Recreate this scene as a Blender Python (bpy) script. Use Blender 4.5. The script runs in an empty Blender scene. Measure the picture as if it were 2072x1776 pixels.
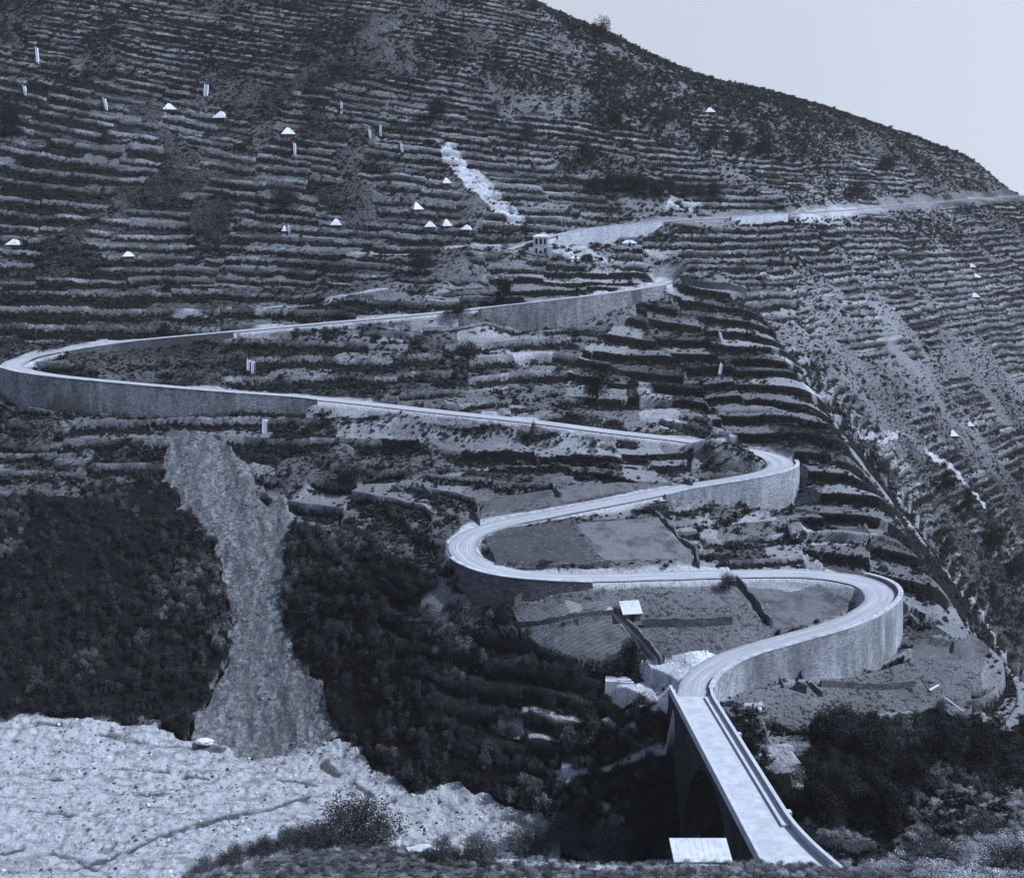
import bpy, math, random
import numpy as np
from mathutils import Vector

random.seed(7)
rng = np.random.default_rng(7)
C = bpy.context.scene.collection
SC = bpy.context.scene

# ------------------------------------------------------------------ camera, sky, sun, exposure
FPX, W0, H0, HORIZ = 2300.0, 2072.0, 1776.0, 380.0
PITCH = math.atan((H0 / 2 - HORIZ) / FPX)
cam_d = bpy.data.cameras.new('camera')
cam = bpy.data.objects.new('camera', cam_d)
C.objects.link(cam)
cam_d.sensor_width = 36.0
cam_d.lens = FPX / W0 * 36.0
cam_d.clip_start, cam_d.clip_end = 1.0, 20000.0
cam.location = (0, 0, 0)
cam.rotation_euler = (math.pi / 2 - PITCH, 0, 0)
SC.camera = cam

SUN_EL, SUN_AZ = math.radians(47), math.radians(90 + 4)      # azimuth clockwise from north (+Y)
world = bpy.data.worlds.new('World')
SC.world = world
world.use_nodes = True
wn, wl = world.node_tree.nodes, world.node_tree.links
wn.clear()
wo = wn.new('ShaderNodeOutputWorld')
bg = wn.new('ShaderNodeBackground')
sky = wn.new('ShaderNodeTexSky')
sky.sky_type = 'NISHITA'
sky.sun_disc = False
sky.sun_elevation = SUN_EL
sky.sun_rotation = SUN_AZ
sky.air_density, sky.dust_density, sky.ozone_density = 1.0, 1.2, 1.0
tcw = wn.new('ShaderNodeTexCoord')
sepw = wn.new('ShaderNodeSeparateXYZ')
mxw = wn.new('ShaderNodeMath'); mxw.operation = 'MAXIMUM'; mxw.inputs[1].default_value = 0.16
cmbw = wn.new('ShaderNodeCombineXYZ')
hsv = wn.new('ShaderNodeHueSaturation')
hsv.inputs['Saturation'].default_value = 0.24
wl.new(tcw.outputs['Generated'], sepw.inputs[0])
wl.new(sepw.outputs['X'], cmbw.inputs['X']); wl.new(sepw.outputs['Y'], cmbw.inputs['Y'])
wl.new(sepw.outputs['Z'], mxw.inputs[0]); wl.new(mxw.outputs[0], cmbw.inputs['Z'])
wl.new(cmbw.outputs[0], sky.inputs['Vector'])
wl.new(sky.outputs[0], hsv.inputs['Color'])
tintw = wn.new('ShaderNodeMix'); tintw.data_type = 'RGBA'; tintw.blend_type = 'MULTIPLY'
tintw.inputs[0].default_value = 1.0
tintw.inputs[7].default_value = (0.925, 0.97, 1.085, 1)
wl.new(hsv.outputs[0], tintw.inputs[6])
wl.new(tintw.outputs[2], bg.inputs['Color'])
bg.inputs['Strength'].default_value = 0.09
wl.new(bg.outputs[0], wo.inputs['Surface'])

sun_d = bpy.data.lights.new('sun', 'SUN')
sun_d.energy = 4.3
sun_d.angle = math.radians(0.5)
sun_d.color = (1.0, 0.985, 0.96)
sun = bpy.data.objects.new('sun', sun_d)
C.objects.link(sun)
sdir = Vector((math.sin(SUN_AZ) * math.cos(SUN_EL), math.cos(SUN_AZ) * math.cos(SUN_EL), math.sin(SUN_EL)))
sun.rotation_euler = sdir.to_track_quat('Z', 'Y').to_euler()
sun.location = sdir * 300

SC.view_settings.view_transform = 'Standard'
SC.view_settings.look = 'None'
SC.view_settings.gamma = 1.0
SC.view_settings.exposure = 0.62
SC.cycles.max_bounces = 5
SC.cycles.diffuse_bounces = 2
SC.cycles.transparent_max_bounces = 8
SC.cycles.volume_bounces = 0

# ------------------------------------------------------------------ survey helpers
ST, CT = math.sin(PITCH), math.cos(PITCH)
def ray(u, v):
    """direction through a photo point, per metre of forward distance: (x/y, z/y)"""
    u = np.asarray(u, float); v = np.asarray(v, float)
    a = H0 / 2 - v
    fy = FPX * CT + a * ST
    return (u - W0 / 2) / fy, (-FPX * ST + a * CT) / fy

_tab = np.random.default_rng(11).random((256, 256))
def vnoise(x, y, seed=0):
    x = x + seed * 37.31; y = y + seed * 91.17
    xi = np.floor(x).astype(np.int64); yi = np.floor(y).astype(np.int64)
    fx = x - xi; fy = y - yi
    fx = fx * fx * (3 - 2 * fx); fy = fy * fy * (3 - 2 * fy)
    a = _tab[xi & 255, yi & 255]; b = _tab[(xi + 1) & 255, yi & 255]
    c = _tab[xi & 255, (yi + 1) & 255]; d = _tab[(xi + 1) & 255, (yi + 1) & 255]
    return ((a * (1 - fx) + b * fx) * (1 - fy) + (c * (1 - fx) + d * fx) * fy) * 2 - 1
def fbm(x, y, scale, octv=4, seed=0, gain=0.5):
    s = 0; amp = 1; tot = 0; f = 1.0 / scale
    for i in range(octv):
        s = s + amp * vnoise(x * f, y * f, seed + i); tot += amp
        amp *= gain; f *= 2.03
    return s / tot
def hsh(a, b):
    return _tab[(a.astype(np.int64) * 73 + 19) & 255, (b.astype(np.int64) * 151 + 7) & 255]
def smooth(a, b, x):
    t = np.clip((x - a) / (b - a), 0, 1)
    return t * t * (3 - 2 * t)

# ------------------------------------------------------------------ roads (surveyed centre lines: u, v, height)
ROAD = [  # bridge end -> top of the lower zigzag;  height None is interpolated
 (1400,1410,-86.3),(1406,1382,-86.0),(1432,1355,None),(1490,1325,None),(1570,1301,None),(1650,1279,None),(1720,1256,None),
 (1772,1226,-81.6),(1782,1200,None),(1757,1180,None),(1700,1168,None),(1620,1161,None),(1500,1161,-79.8),(1350,1165,None),
 (1200,1169,None),(1100,1166,-77.6),(1020,1157,None),(962,1138,None),(934,1112,-75.8),(948,1086,None),(1005,1063,None),
 (1100,1043,-73.8),(1250,1014,None),(1400,984,-71.3),(1500,968,None),(1560,955,None),(1582,942,-69.5),(1572,929,None),
 (1540,917,-68.4),(1380,890,-66.3),(1250,875,None),(1080,853,-62.5),(900,834,None),(640,806,-57.4),(450,792,None),
 (250,775,-52.8),(110,761,None),(45,750,None),(24,739,-49.6),(50,726,None),(130,709,-47.3),(250,692,None),(450,673,None),(600,659,-42.6),
 (800,641,None),(1000,621,-38.0),(1150,604,None),(1270,588,-34.2),(1330,577,-33.0),(1352,569,-32.6)]
ROAD_UP = [(1030,505,'d',405),(1085,487,'d',411),(1170,466,'d',420),(1250,457,'d',426),(1320,450,'d',432),(1450,442,'d',446),
 (1570,434,'d',464),(1700,426,'d',495),(1850,413,'d',550),(2040,398,'d',642),(2120,396,'d',668)]

def catmull(P, step):
    P = np.asarray(P, float); out = []
    n = len(P)
    for i in range(n - 1):
        p0 = P[max(i - 1, 0)]; p1 = P[i]; p2 = P[i + 1]; p3 = P[min(i + 2, n - 1)]
        m = max(2, int(np.linalg.norm(p2 - p1) / step * 4))
        t = np.linspace(0, 1, m, endpoint=False)[:, None]
        # centripetal-ish: scaled tangents keep tight bends from overshooting
        L = np.linalg.norm(p2 - p1)
        t1 = (p2 - p0) / max(np.linalg.norm(p1 - p0) + L, 1e-6) * L
        t2 = (p3 - p1) / max(np.linalg.norm(p3 - p2) + L, 1e-6) * L
        out.append((2*t**3 - 3*t**2 + 1) * p1 + (t**3 - 2*t**2 + t) * t1 + (-2*t**3 + 3*t**2) * p2 + (t**3 - t**2) * t2)
    out.append(P[-1:])
    Q = np.concatenate(out)
    s = np.concatenate([[0], np.cumsum(np.linalg.norm(np.diff(Q, axis=0), axis=1))])
    k = max(2, int(s[-1] / step))
    si = np.linspace(0, s[-1], k)
    return np.stack([np.interp(si, s, Q[:, j]) for j in range(3)], 1)

def road_line(pts, step=1.0, sm=0):
    if pts[0][2] == 'd':
        W = []
        for u, v, _, d in pts:
            a, k = ray(u, v); W.append((a * d, d, k * d))
    else:
        uv = np.array([(p[0], p[1]) for p in pts], float)
        s = np.concatenate([[0], np.cumsum(np.linalg.norm(np.diff(uv, axis=0), axis=1))])
        kn = [i for i, p in enumerate(pts) if p[2] is not None]
        z = np.interp(s, s[kn], [pts[i][2] for i in kn])
        W = []
        for (u, v), zz in zip(uv, z):
            a, k = ray(u, v); d = zz / k; W.append((a * d, d, zz))
    L = catmull(W, step)
    for _ in range(sm):
        M = L.copy(); M[1:-1] = (L[:-2] + 2 * L[1:-1] + L[2:]) / 4; L = M
    return L
R1 = road_line(ROAD, 1.0, 6)
R2 = road_line(ROAD_UP, 1.0, 10)
def normals2(L):
    t = np.gradient(L[:, :2], axis=0); t /= np.linalg.norm(t, axis=1)[:, None]
    return np.stack([t[:, 1], -t[:, 0]], 1)      # right-hand side of travel
def nearest(L, u, v):
    a, k = ray(u, v)
    q = np.stack([L[:, 0] / L[:, 1], L[:, 2] / L[:, 1]], 1)
    return int(np.argmin((q[:, 0] - a) ** 2 + (q[:, 1] - k) ** 2))
def curvature(L):
    t = np.gradient(L[:, :2], axis=0); t /= np.linalg.norm(t, axis=1)[:, None]
    a = np.unwrap(np.arctan2(t[:, 1], t[:, 0])); k = np.abs(np.gradient(a))
    ker = np.ones(15) / 15
    return np.convolve(np.pad(k, 7, mode='edge'), ker, 'valid')
HW1 = 2.6 + 1.5 * smooth(0.03, 0.16, curvature(R1))
ia, ib = nearest(R1, 600, 803), nearest(R1, 1470, 905)
HW1 = HW1 - .95 * smooth(ia - 20, ia + 10, np.arange(len(R1))) * smooth(ib + 12, ib - 12, np.arange(len(R1)))
HW2 = 2.4 - 1.4 * smooth(nearest(R2, 1560, 435), nearest(R2, 1750, 420), np.arange(len(R2)))

# ------------------------------------------------------------------ terrain: control survey (u, v, forward distance)
CP = [
 (-150,720,342),(-150,600,368),(-150,380,420),(-150,250,452),(-150,0,535),(-150,-200,600),
 (0,600,365),(0,500,386),(0,380,416),(0,250,450),(0,100,496),(0,0,530),(0,-200,600),
 (300,560,388),(300,470,408),(300,380,430),(300,250,462),(300,100,508),(300,0,542),(300,-200,612),
 (600,560,391),(600,470,414),(600,380,438),(600,250,472),(600,100,520),(600,0,555),(600,-200,630),
 (1000,560,391),(1000,480,414),(1000,380,442),(1000,250,482),(1000,100,532),(1000,20,566),(800,-180,640),
 (1090,8,606),(1220,60,600),(1310,108,600),(1400,150,602),(1480,170,606),(1560,187,610),(1700,227,620),(1850,275,632),(1950,312,640),(2000,345,643),(2040,393,646),(2072,418,648),(2160,470,650),
 (1200,200,525),(1200,330,470),(1400,470,430),(1400,380,462),(1400,250,530),(1550,330,525),
 (1700,560,435),(1700,700,402),(1700,330,545),(1560,560,412),(1560,650,385),
 (1900,500,505),(1900,650,455),(1900,800,412),(1900,950,376),(1880,1050,352),
 (2072,450,615),(2072,600,535),(2072,800,462),(2072,1000,405),(2072,1200,360),(2060,1340,330),
 (2200,600,560),(2200,900,455),(2200,1200,380),(2200,1400,330),
 # spur edge
 (1440,640,378),(1500,700,358),(1570,705,352),(1620,760,331),(1690,850,300),(1800,990,268),(1900,1130,241),(2000,1290,217),(2072,1400,204),(2160,1520,190),
 (1500,800,326),(1600,870,303),(1650,960,281),(1650,1050,260),(1800,1150,237),(1900,1300,211),(1750,1100,246),
 (1600,1440,187),(1530,1435,188),(1545,1530,174),(1750,1400,200),(1900,1450,191),(2072,1550,176),(1700,1560,170),(1660,1640,163),
 (2000,1600,152),(1900,1700,121),(2072,1700,117),(1730,1735,121),(1750,1776,104),(2072,1776,94),(2200,1776,100),(2200,1600,165),
 # near bank
 (1400,1776,88),(1000,1776,82),(600,1776,84),(420,1776,90),(600,1705,99),(800,1712,98),(1000,1735,97),(1300,1742,100),(1480,1745,112),
 # river bed
 (-100,1500,206),(0,1500,204),(300,1520,205),(480,1530,205),(700,1540,203),(830,1590,194),(1000,1615,191),(1100,1640,187),(300,1650,181),(-100,1650,180),(600,1650,181),(0,1760,168),(300,1760,166),
 # gorge slope on the far side
 (1250,1560,192),(1250,1460,196),(1000,1400,205),(1000,1500,199),(1000,1260,213),(1200,1300,205),(700,1300,222),(700,1150,243),(800,1450,204),(500,1300,230),(200,1300,234),
 (200,1100,262),(-100,1100,262),(100,1400,217),(-100,1400,217),(400,1000,280),(100,950,288),(-100,950,288),(600,1000,276),(800,900,297),(900,1000,268),(1150,950,284),(850,1100,236),
 # feet of the road walls
 (300,846,309),(60,835,314),(-60,800,318),(560,826,312),(1070,682,369),(1200,660,378),(1190,492,421),(1290,466,430),(1480,1030,272),(1575,1040,277),(1010,1216,222),
 (1828,1335,216),(1740,1345,211),(1600,1365,200),(1500,1380,194),
 (300,738,327),(150,735,325),(700,740,336),(1000,740,346),(1250,740,350),(1250,850,320),(1400,800,335),
 (1200,1100,238),(1400,1100,240),(1300,1060,246),(1250,1250,211),(1450,1260,212),(1150,1310,204),(1400,1310,204),(1300,1380,190),(1650,1210,226),
]
WP = [  # points out of sight: x, y, z
 (0,0,-3),(40,10,-4),(-40,10,-4),(0,40,-32),(60,40,-30),(-60,40,-32),(20,62,-46),(-25,60,-46),(90,70,-52),
 (-60,100,-78),(-100,90,-85),(-100,130,-104),(-60,140,-107),(-20,128,-98),(-10,150,-110),(15,135,-104),(20,155,-113),(27,170,-112),(28,122,-99),(45,150,-114),(36,150,-114),(62,158,-108),(40,135,-104),
 (-200,200,-100),(-250,300,-60),(-300,420,10),(-330,560,110),(250,120,-80),(190,150,-100),
 (300,300,-120),(400,450,-80),(420,640,-40),(500,800,-150),
 (-150,760,150),(-20,760,100),(300,800,-80),(360,740,-90),
 (-200,1000,120),(0,1000,60),(200,1000,-60),(500,1000,-220),(-500,1000,150),(-450,600,120),(-400,300,-20),(600,600,-150),(500,300,-150),
]
def gather():
    P = []
    for u, v, d in CP:
        a, k = ray(u, v); P.append((a * d, d, k * d))
    P += WP
    # gully hidden behind the spur edge
    for (u, v, d), (dd, dz) in zip([(1690,850,300),(1800,990,268),(1900,1130,241),(2000,1290,217),(2072,1400,204)], [(18,9),(24,16),(28,22),(32,28),(36,32)]):
        a, k = ray(u, v)
        P.append((a * d + dd * .45, d + dd, k * d - dz))
    for u, v, d in CP:
        if 1050 < u < 2050 and 590 < d < 650 and v < 400:
            a, k = ray(u, v); P.append((a * d * 1.03 + 8, d + 26, k * d - 7)); P.append((a * d * 1.06 + 16, d + 60, k * d - 32))
    P += [tuple(p) for p in R1[4::16]] + [tuple(p) for p in R2[4::20]]
    return np.array(P, float)
P = gather()
def tps_fit(P, lam=0.02):
    S = 100.0
    X = P[:, :2] / S
    n = len(X)
    r2 = ((X[:, None] - X[None]) ** 2).sum(-1)
    K = np.where(r2 > 1e-12, 0.5 * r2 * np.log(r2 + 1e-12), 0) + lam * np.eye(n)
    A = np.zeros((n + 3, n + 3)); A[:n, :n] = K
    A[:n, n] = 1; A[:n, n + 1:] = X; A[n:, :n] = A[:n, n:].T
    w = np.linalg.solve(A, np.concatenate([P[:, 2], [0, 0, 0]]))
    def f(x, y):
        q = np.stack([x.ravel(), y.ravel()], 1) / S
        out = np.empty(len(q))
        for i in range(0, len(q), 20000):
            b = q[i:i + 20000]
            r2 = ((b[:, None] - X[None]) ** 2).sum(-1)
            out[i:i + 20000] = (0.5 * r2 * np.log(r2 + 1e-12)) @ w[:n] + w[n] + b @ w[n + 1:]
        return out.reshape(x.shape)
    return f
tps = tps_fit(P)

# grid: columns of constant bearing, rows of forward distance
s_in = np.linspace(-0.53, 0.53, 1080)
ds = s_in[1] - s_in[0]
ext = 0.53 + np.cumsum(ds * np.linspace(1, 9, 60))
S = np.concatenate([-ext[::-1], s_in, ext])
ys = [24.0]
while ys[-1] < 1000:
    y = ys[-1]
    st = max(0.24, 0.00092 * y)
    if y > 660: st *= 1 + (y - 660) / 40
    ys.append(y + st)
Y = np.array(ys)
NS, NY = len(S), len(Y)
cs = np.concatenate([np.linspace(S[0], -0.54, 24, endpoint=False), np.linspace(-0.54, 0.54, 190), np.linspace(0.54, S[-1], 25)[1:]])
cy = np.concatenate([np.linspace(Y[0], 700, 330), np.linspace(700, Y[-1], 30)[1:]])
Zc = tps(cs[None, :] * cy[:, None], cy[:, None] + 0 * cs[None, :])
tmp = np.stack([np.interp(S, cs, row) for row in Zc])
iy = np.clip(np.searchsorted(cy, Y) - 1, 0, len(cy) - 2)
fy = ((Y - cy[iy]) / (cy[iy + 1] - cy[iy]))[:, None]
Z0 = tmp[iy] * (1 - fy) + tmp[iy + 1] * fy
YY = np.repeat(Y[:, None], NS, 1)
XX = YY * S[None, :]

class Field:
    """bilinear look-up of any grid quantity at x, y"""
    def __init__(self, G): self.G = G
    def __call__(self, x, y):
        x = np.asarray(x, float); y = np.asarray(y, float)
        s = x / np.maximum(y, 1)
        i = np.clip(np.searchsorted(Y, y) - 1, 0, NY - 2); j = np.clip(np.searchsorted(S, s) - 1, 0, NS - 2)
        a = np.clip((y - Y[i]) / (Y[i + 1] - Y[i]), 0, 1); b = np.clip((s - S[j]) / (S[j + 1] - S[j]), 0, 1)
        G = self.G
        return (G[i, j] * (1 - b) + G[i, j + 1] * b) * (1 - a) + (G[i + 1, j] * (1 - b) + G[i + 1, j + 1] * b) * a
def hit_on(G, u, v, y0=45.0, y1=720.0):
    a, k = ray(u, v)
    yy = np.arange(y0, y1, 0.25)
    zz = Field(G)(a * yy, yy)
    m = np.nonzero(zz >= k * yy)[0]
    d = yy[m[0]] if len(m) else y1
    return np.array((a * d, d, k * d))

# ------------------------------------------------------------------ land-cover outlines (surveyed on the bare hill)
def world_poly(pts, y0=45.0):
    out = []
    n = len(pts)
    for i in range(n):
        p, q = pts[i], pts[(i + 1) % n]
        if p[0] == 'w': out.append((p[1], p[2])); continue
        if q[0] == 'w': out.append(tuple(hit_on(Z0, p[0], p[1], y0)[:2])); continue
        m = max(1, int(math.hypot(q[0] - p[0], q[1] - p[1]) / 30))
        for t in range(m):
            out.append(tuple(hit_on(Z0, p[0] + (q[0] - p[0]) * t / m, p[1] + (q[1] - p[1]) * t / m, y0)[:2]))
    return np.array(out)
NX = fbm(XX, YY, 6, 3, 3); NY_ = fbm(XX, YY, 6, 3, 13)
def inside(poly, jit=1.5):
    m = np.zeros((NY, NS), bool)
    lo, hi = poly.min(0) - jit, poly.max(0) + jit
    i0, i1 = np.searchsorted(Y, [lo[1], hi[1]])
    sub = (slice(max(i0 - 1, 0), i1 + 1), slice(None))
    x = XX[sub]; y = YY[sub]
    sel = (x > lo[0]) & (x < hi[0])
    if not sel.any(): return m
    px = x[sel] + jit * NX[sub][sel]; py = y[sel] + jit * NY_[sub][sel]
    r = np.zeros(len(px), bool)
    for (x1, y1), (x2, y2) in zip(poly, np.roll(poly, -1, 0)):
        c = (y1 > py) != (y2 > py)
        if y1 != y2: r ^= c & (px < (x2 - x1) * (py - y1) / (y2 - y1) + x1)
    t = np.zeros(sel.shape, bool); t[sel] = r
    m[sub] = t
    return m
def near_line(L, width):
    """distance to a world polyline, within width"""
    D = np.full((NY, NS), 1e3)
    for (ax, ay), (bx, by) in zip(L[:-1], L[1:]):
        i0, i1 = np.searchsorted(Y, [min(ay, by) - width, max(ay, by) + width])
        j0, j1 = np.searchsorted(S, [(min(ax, bx) - width) / max(ay, 1) - .02, (max(ax, bx) + width) / max(ay, 1) + .02])
        sl = (slice(i0, i1), slice(j0, j1))
        x, y = XX[sl], YY[sl]
        if x.size == 0: continue
        dx, dy = bx - ax, by - ay
        t = np.clip(((x - ax) * dx + (y - ay) * dy) / (dx * dx + dy * dy + 1e-9), 0, 1)
        D[sl] = np.minimum(D[sl], np.hypot(x - ax - t * dx, y - ay - t * dy))
    return D

G_GRAVEL = [(-150,1465),(0,1462),(60,1450),(180,1453),(300,1465),(385,1492),(480,1525),(560,1520),(690,1505),(720,1530),(800,1560),(850,1592),(930,1592),(1000,1615),(1060,1628),(1130,1650),('w',9,178),('w',7,160),('w',2,140),('w',-30,130),('w',-130,120),('w',-160,160)]
G_SCREE = [(340,858),(430,868),(475,930),(560,945),(592,1040),(577,1150),(570,1255),(602,1330),(642,1400),(692,1490),(610,1530),(480,1535),(395,1485),(430,1400),(462,1330),(470,1200),(432,1090),(372,1010),(325,965),(345,920)]
gravel = inside(world_poly(G_GRAVEL, 140), 2.5)
scree = inside(world_poly(G_SCREE, 140), 2.6)
island = inside(world_poly([(505,955),(560,960),(575,1000),(540,1020),(520,990)], 140), 1)
scree &= ~island

# woods and scrub masses
wood = np.zeros((NY, NS), bool)
for pg in ([(-150,1010),(150,1000),(310,960),(375,1020),(425,1100),(463,1200),(458,1320),(425,1395),(390,1480),(300,1458),(180,1446),(-150,1452)],
           [(592,1060),(700,1075),(850,1150),(935,1195),(1025,1225),(1050,1295),(1180,1345),(1290,1352),(1225,1372),(1300,1425),(1352,1440),(1330,1640),(1160,1660),(1062,1618),(930,1580),(842,1580),(722,1520),(692,1482),(642,1398),(604,1330),(575,1250)],
           [(1625,1490),(1700,1440),(1800,1462),(1900,1440),(2000,1475),(2120,1450),(2120,1600),(1900,1605),(1760,1690),(1690,1690),(1610,1610),(1640,1570)]):
    wood |= inside(world_poly(pg, 138), 3)
wood |= (XX > 12) & (XX < 46) & (YY > 120) & (YY < 184) & (Z0 < -88 - .12 * (XX - 31)) & (np.abs(XX - 31) < 9 + .5 * (184 - YY))
wood &= ~gravel & ~scree

# open ground colour, 0 dark soil and scrub floor .. 1 pale dry grass
DRY = [(100,100,.25),(300,300,.18),(600,200,.22),(600,450,.18),(900,150,.3),(1200,120,.46),(1200,280,.42),(1500,250,.5),(1500,380,.5),(1800,300,.4),(1950,350,.35),(1750,450,.8),(1950,500,.55),(1600,600,.8),(1800,700,.75),(1750,850,.7),(1950,800,.6),(1950,1000,.32),(2050,1100,.2),(2000,1200,.18),(1940,1150,.2),(2050,1300,.2),(1000,400,.4),(1100,430,.65),(1300,500,.7),(200,600,.1),(600,600,.2),(300,720,.22),(700,720,.4),(950,680,.5),(1150,720,.6),(1400,720,.55),(1550,850,.6),(1200,820,.5),(1350,840,.7),(900,870,.42),(1200,920,.55),(200,900,.25),(150,1040,.15),(700,950,.35),(900,1020,.45),(1300,1000,.45),(700,1080,.3),(1600,1080,.7),(1750,1080,.6),(1850,1250,.5),(1250,1230,.5),(1500,1200,.5),(1200,1290,.42),(1450,1290,.42),(1600,1440,.45),(1850,1330,.42),(1550,1550,.65),(1900,1420,.4),(200,1300,.06),(900,1350,.05),(1200,1500,.05),(1700,1600,.1),(1950,1650,.3),(1000,1770,.3),(600,1770,.25)]
q = np.array([tuple(hit_on(Z0, u, v)[:2]) + ((w * .9 - .03) * (.86 if u > 1150 and v < 1250 else .9),) for u, v, w in DRY])
cs2 = np.linspace(S[0], S[-1], 160); cy2 = np.linspace(Y[0], Y[-1], 260)
gx = cs2[None] * cy2[:, None]; gy = cy2[:, None] + 0 * cs2[None]
num = 0; den = 0
for x_, y_, w_ in q:
    g = 1.0 / (((gx - x_) ** 2 + (gy - y_) ** 2) / 100 + 1.0) ** 1.6
    num = num + g * w_; den = den + g
dc = num / den
tmp = np.stack([np.interp(S, cs2, r) for r in dc])
iy = np.clip(np.searchsorted(cy2, Y) - 1, 0, len(cy2) - 2)
fy = ((Y - cy2[iy]) / (cy2[iy + 1] - cy2[iy]))[:, None]
dry = tmp[iy] * (1 - fy) + tmp[iy + 1] * fy
dry = np.clip(dry + 0.16 * fbm(XX, YY, 30, 4, 21) + 0.10 * fbm(XX, YY, 7, 3, 27), 0, 1)

# ------------------------------------------------------------------ terraces
vine = np.zeros((NY, NS), bool)
VINE = ([(1290,575),(1420,565),(1480,590),(1560,660),(1600,720),(1640,770),(1690,850),(1800,990),(1900,1130),(1960,1230),(1850,1240),(1800,1190),(1650,1140),(1600,1060),(1610,960),(1540,905),(1440,850),(1420,770),(1150,760),(1190,690),(1280,640)],
           [(1060,545),(1320,545),(1380,575),(1250,585),(1010,615),(1000,580)],
           [(640,820),(1000,860),(1400,905),(1400,960),(1150,1000),(900,900),(650,880)],
           [(1180,760),(1440,760),(1430,830),(1330,860),(1180,830)])
for pg in VINE:
    vine |= inside(world_poly(pg), 2.0)
flat = np.zeros((NY, NS), bool)
for pg in ([(980,1085),(1170,1055),(1330,1045),(1410,1135),(1220,1140),(1000,1140)],[(1030,1225),(1180,1180),(1480,1170),(1570,1290),(1300,1340),(1180,1340),(1060,1300)],
           [(1450,1400),(1600,1390),(1830,1340),(2000,1330),(1940,1440),(1700,1440),(1600,1480)],[(1490,1500),(1600,1520),(1650,1580),(1580,1590)],[(960,1010),(1250,975),(1390,985),(1130,1030),(980,1060)],[(1500,1175),(1700,1185),(1745,1215),(1700,1245),(1580,1280)]):
    flat |= inside(world_poly(pg), 0.5)
near = (YY < 135) | ((YY < 172) & (XX > 60)) | ((YY < 186) & (XX > 14) & (XX < 44))
wood2 = (~((XX > 9) & (YY < 196))) & inside(world_poly([(720,1180),(950,1200),(1050,1290),(1290,1352),(1352,1440),(1330,1650),(1160,1650),(1000,1500),(800,1330)]), 4)
noter = gravel | scree | (wood & ~wood2) | flat | near
gy_ = np.gradient(Z0, axis=0) / np.gradient(Y)[:, None]; gx_ = np.gradient(Z0, axis=1) / (np.gradient(S)[None] * YY)
slope = np.hypot(gy_ - S[None] * gx_, gx_)
flank = inside(world_poly(VINE[0]), 2.0)
tilt = .13 * smooth(-45, 60, Z0) * np.minimum(XX - 70, 0)
q_ = np.array([(tuple(ray(u, v)[0:1])[0] * d, d, ray(u, v)[1] * d) for u, v, d in CP if (u, v) in {(1440,640),(1500,700),(1570,705),(1620,760),(1690,850),(1800,990),(1900,1130),(1500,800),(1600,870),(1650,960),(1650,1050),(1800,1150),(1750,1100),(1900,1300)}], float)
cf = np.linalg.lstsq(np.stack([np.ones(len(q_)), q_[:, 0], q_[:, 1]], 1), q_[:, 2], rcond=None)[0]
ZP = cf[0] + cf[1] * XX + cf[2] * YY
def boxblur(a, k):
    for ax in (0, 1):
        c = np.cumsum(np.pad(a, [(k + 1, k) if i == ax else (0, 0) for i in (0, 1)], mode='edge'), axis=ax)
        a = (np.take(c, np.arange(2 * k + 1, c.shape[ax]), ax) - np.take(c, np.arange(0, c.shape[ax] - 2 * k - 1), ax)) / (2 * k + 1)
    return a
fw_ = smooth(.35, .95, boxblur(flank * 1.0, 14))
Z0 = Z0 + .4 * fw_ * np.clip(ZP - Z0, -2.0, 2.2)
def terraces(per, cellw, jump, wamp, seed, L, base):
    warp = wamp * fbm(XX, YY, 45, 3, seed) + 0.3 * wamp * fbm(XX, YY, 9, 2, seed + 3) + tilt
    z = base + warp
    cell = np.floor(XX / cellw + 0.7 * fbm(XX, YY, 40, 2, seed + 26) + np.floor(z / (per * 3)) * 0.37)
    t = (z + 0.02 * XX) / per
    t = t + jump * hsh(cell, np.floor(t / 3))
    lev = np.floor(t); fr = t - lev
    A = 1 - np.clip(1.0 * slope / per, .05, .34)
    prof = np.where(fr < A, 0.10 * fr / A, 0.10 + 0.90 * smooth(0, 1, (fr - A) / (1 - A)))
    run = np.floor((XX + 40 * hsh(lev, lev * 0 + seed)) / L + .35 * fbm(XX, YY, 25, 2, seed + 9))
    plot = hsh(run * 3 + seed, lev); wallr_ = hsh(np.floor((XX + 25 * hsh(lev, lev * 0 + seed + 5)) / (L * .7)) * 5 + seed, lev + 11)
    return (prof - fr) * per, fr, A, plot, wallr_
TA = terraces(3.9, 30, .8, 1.2, 5, 17, Z0)
TB = terraces(2.7, 27, .9, 1.1, 105, 21, Z0)
TD = terraces(1.9, 19, .9, .7, 205, 13, Z0)
wD = ((slope < .27) & (YY < 318) & (YY > 180) & ~flank) * 1.0
TC = terraces(2.9, 21, .75, .8, 155, 24, .85 * ZP + .15 * Z0 - .06 * (XX - 50))
far_r = smooth(0.20, 0.30, S)[None] * smooth(330, 360, YY)
wB = np.maximum(smooth(-38, -26, Z0), far_r) * (1 - flank)
wC = flank * 1.0; wA = (1 - wB) * (1 - wC) * (1 - wD)
dzt = TA[0] * wA + TB[0] * wB + TC[0] * wC + TD[0] * wD * (1 - wB)
pick = np.stack([wA, wB, wC, wD]).argmax(0)
fr = np.choose(pick, [TA[1], TB[1], TC[1], TD[1]]); A = np.choose(pick, [TA[2], TB[2], TC[2], TD[2]])
plot = np.choose(pick, [TA[3], TB[3], TC[3], TD[3]]); wallt = np.choose(pick, [TA[4], TB[4], TC[4], TD[4]])
tam = np.where(flank | (wD > .5), smooth(.05, .12, slope), smooth(0.18, 0.32, slope))
tam = tam * (1 - np.clip(noter.astype(float), 0, 1))
upper = smooth(-30, -5, Z0) * smooth(75, 40, Z0)
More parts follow.
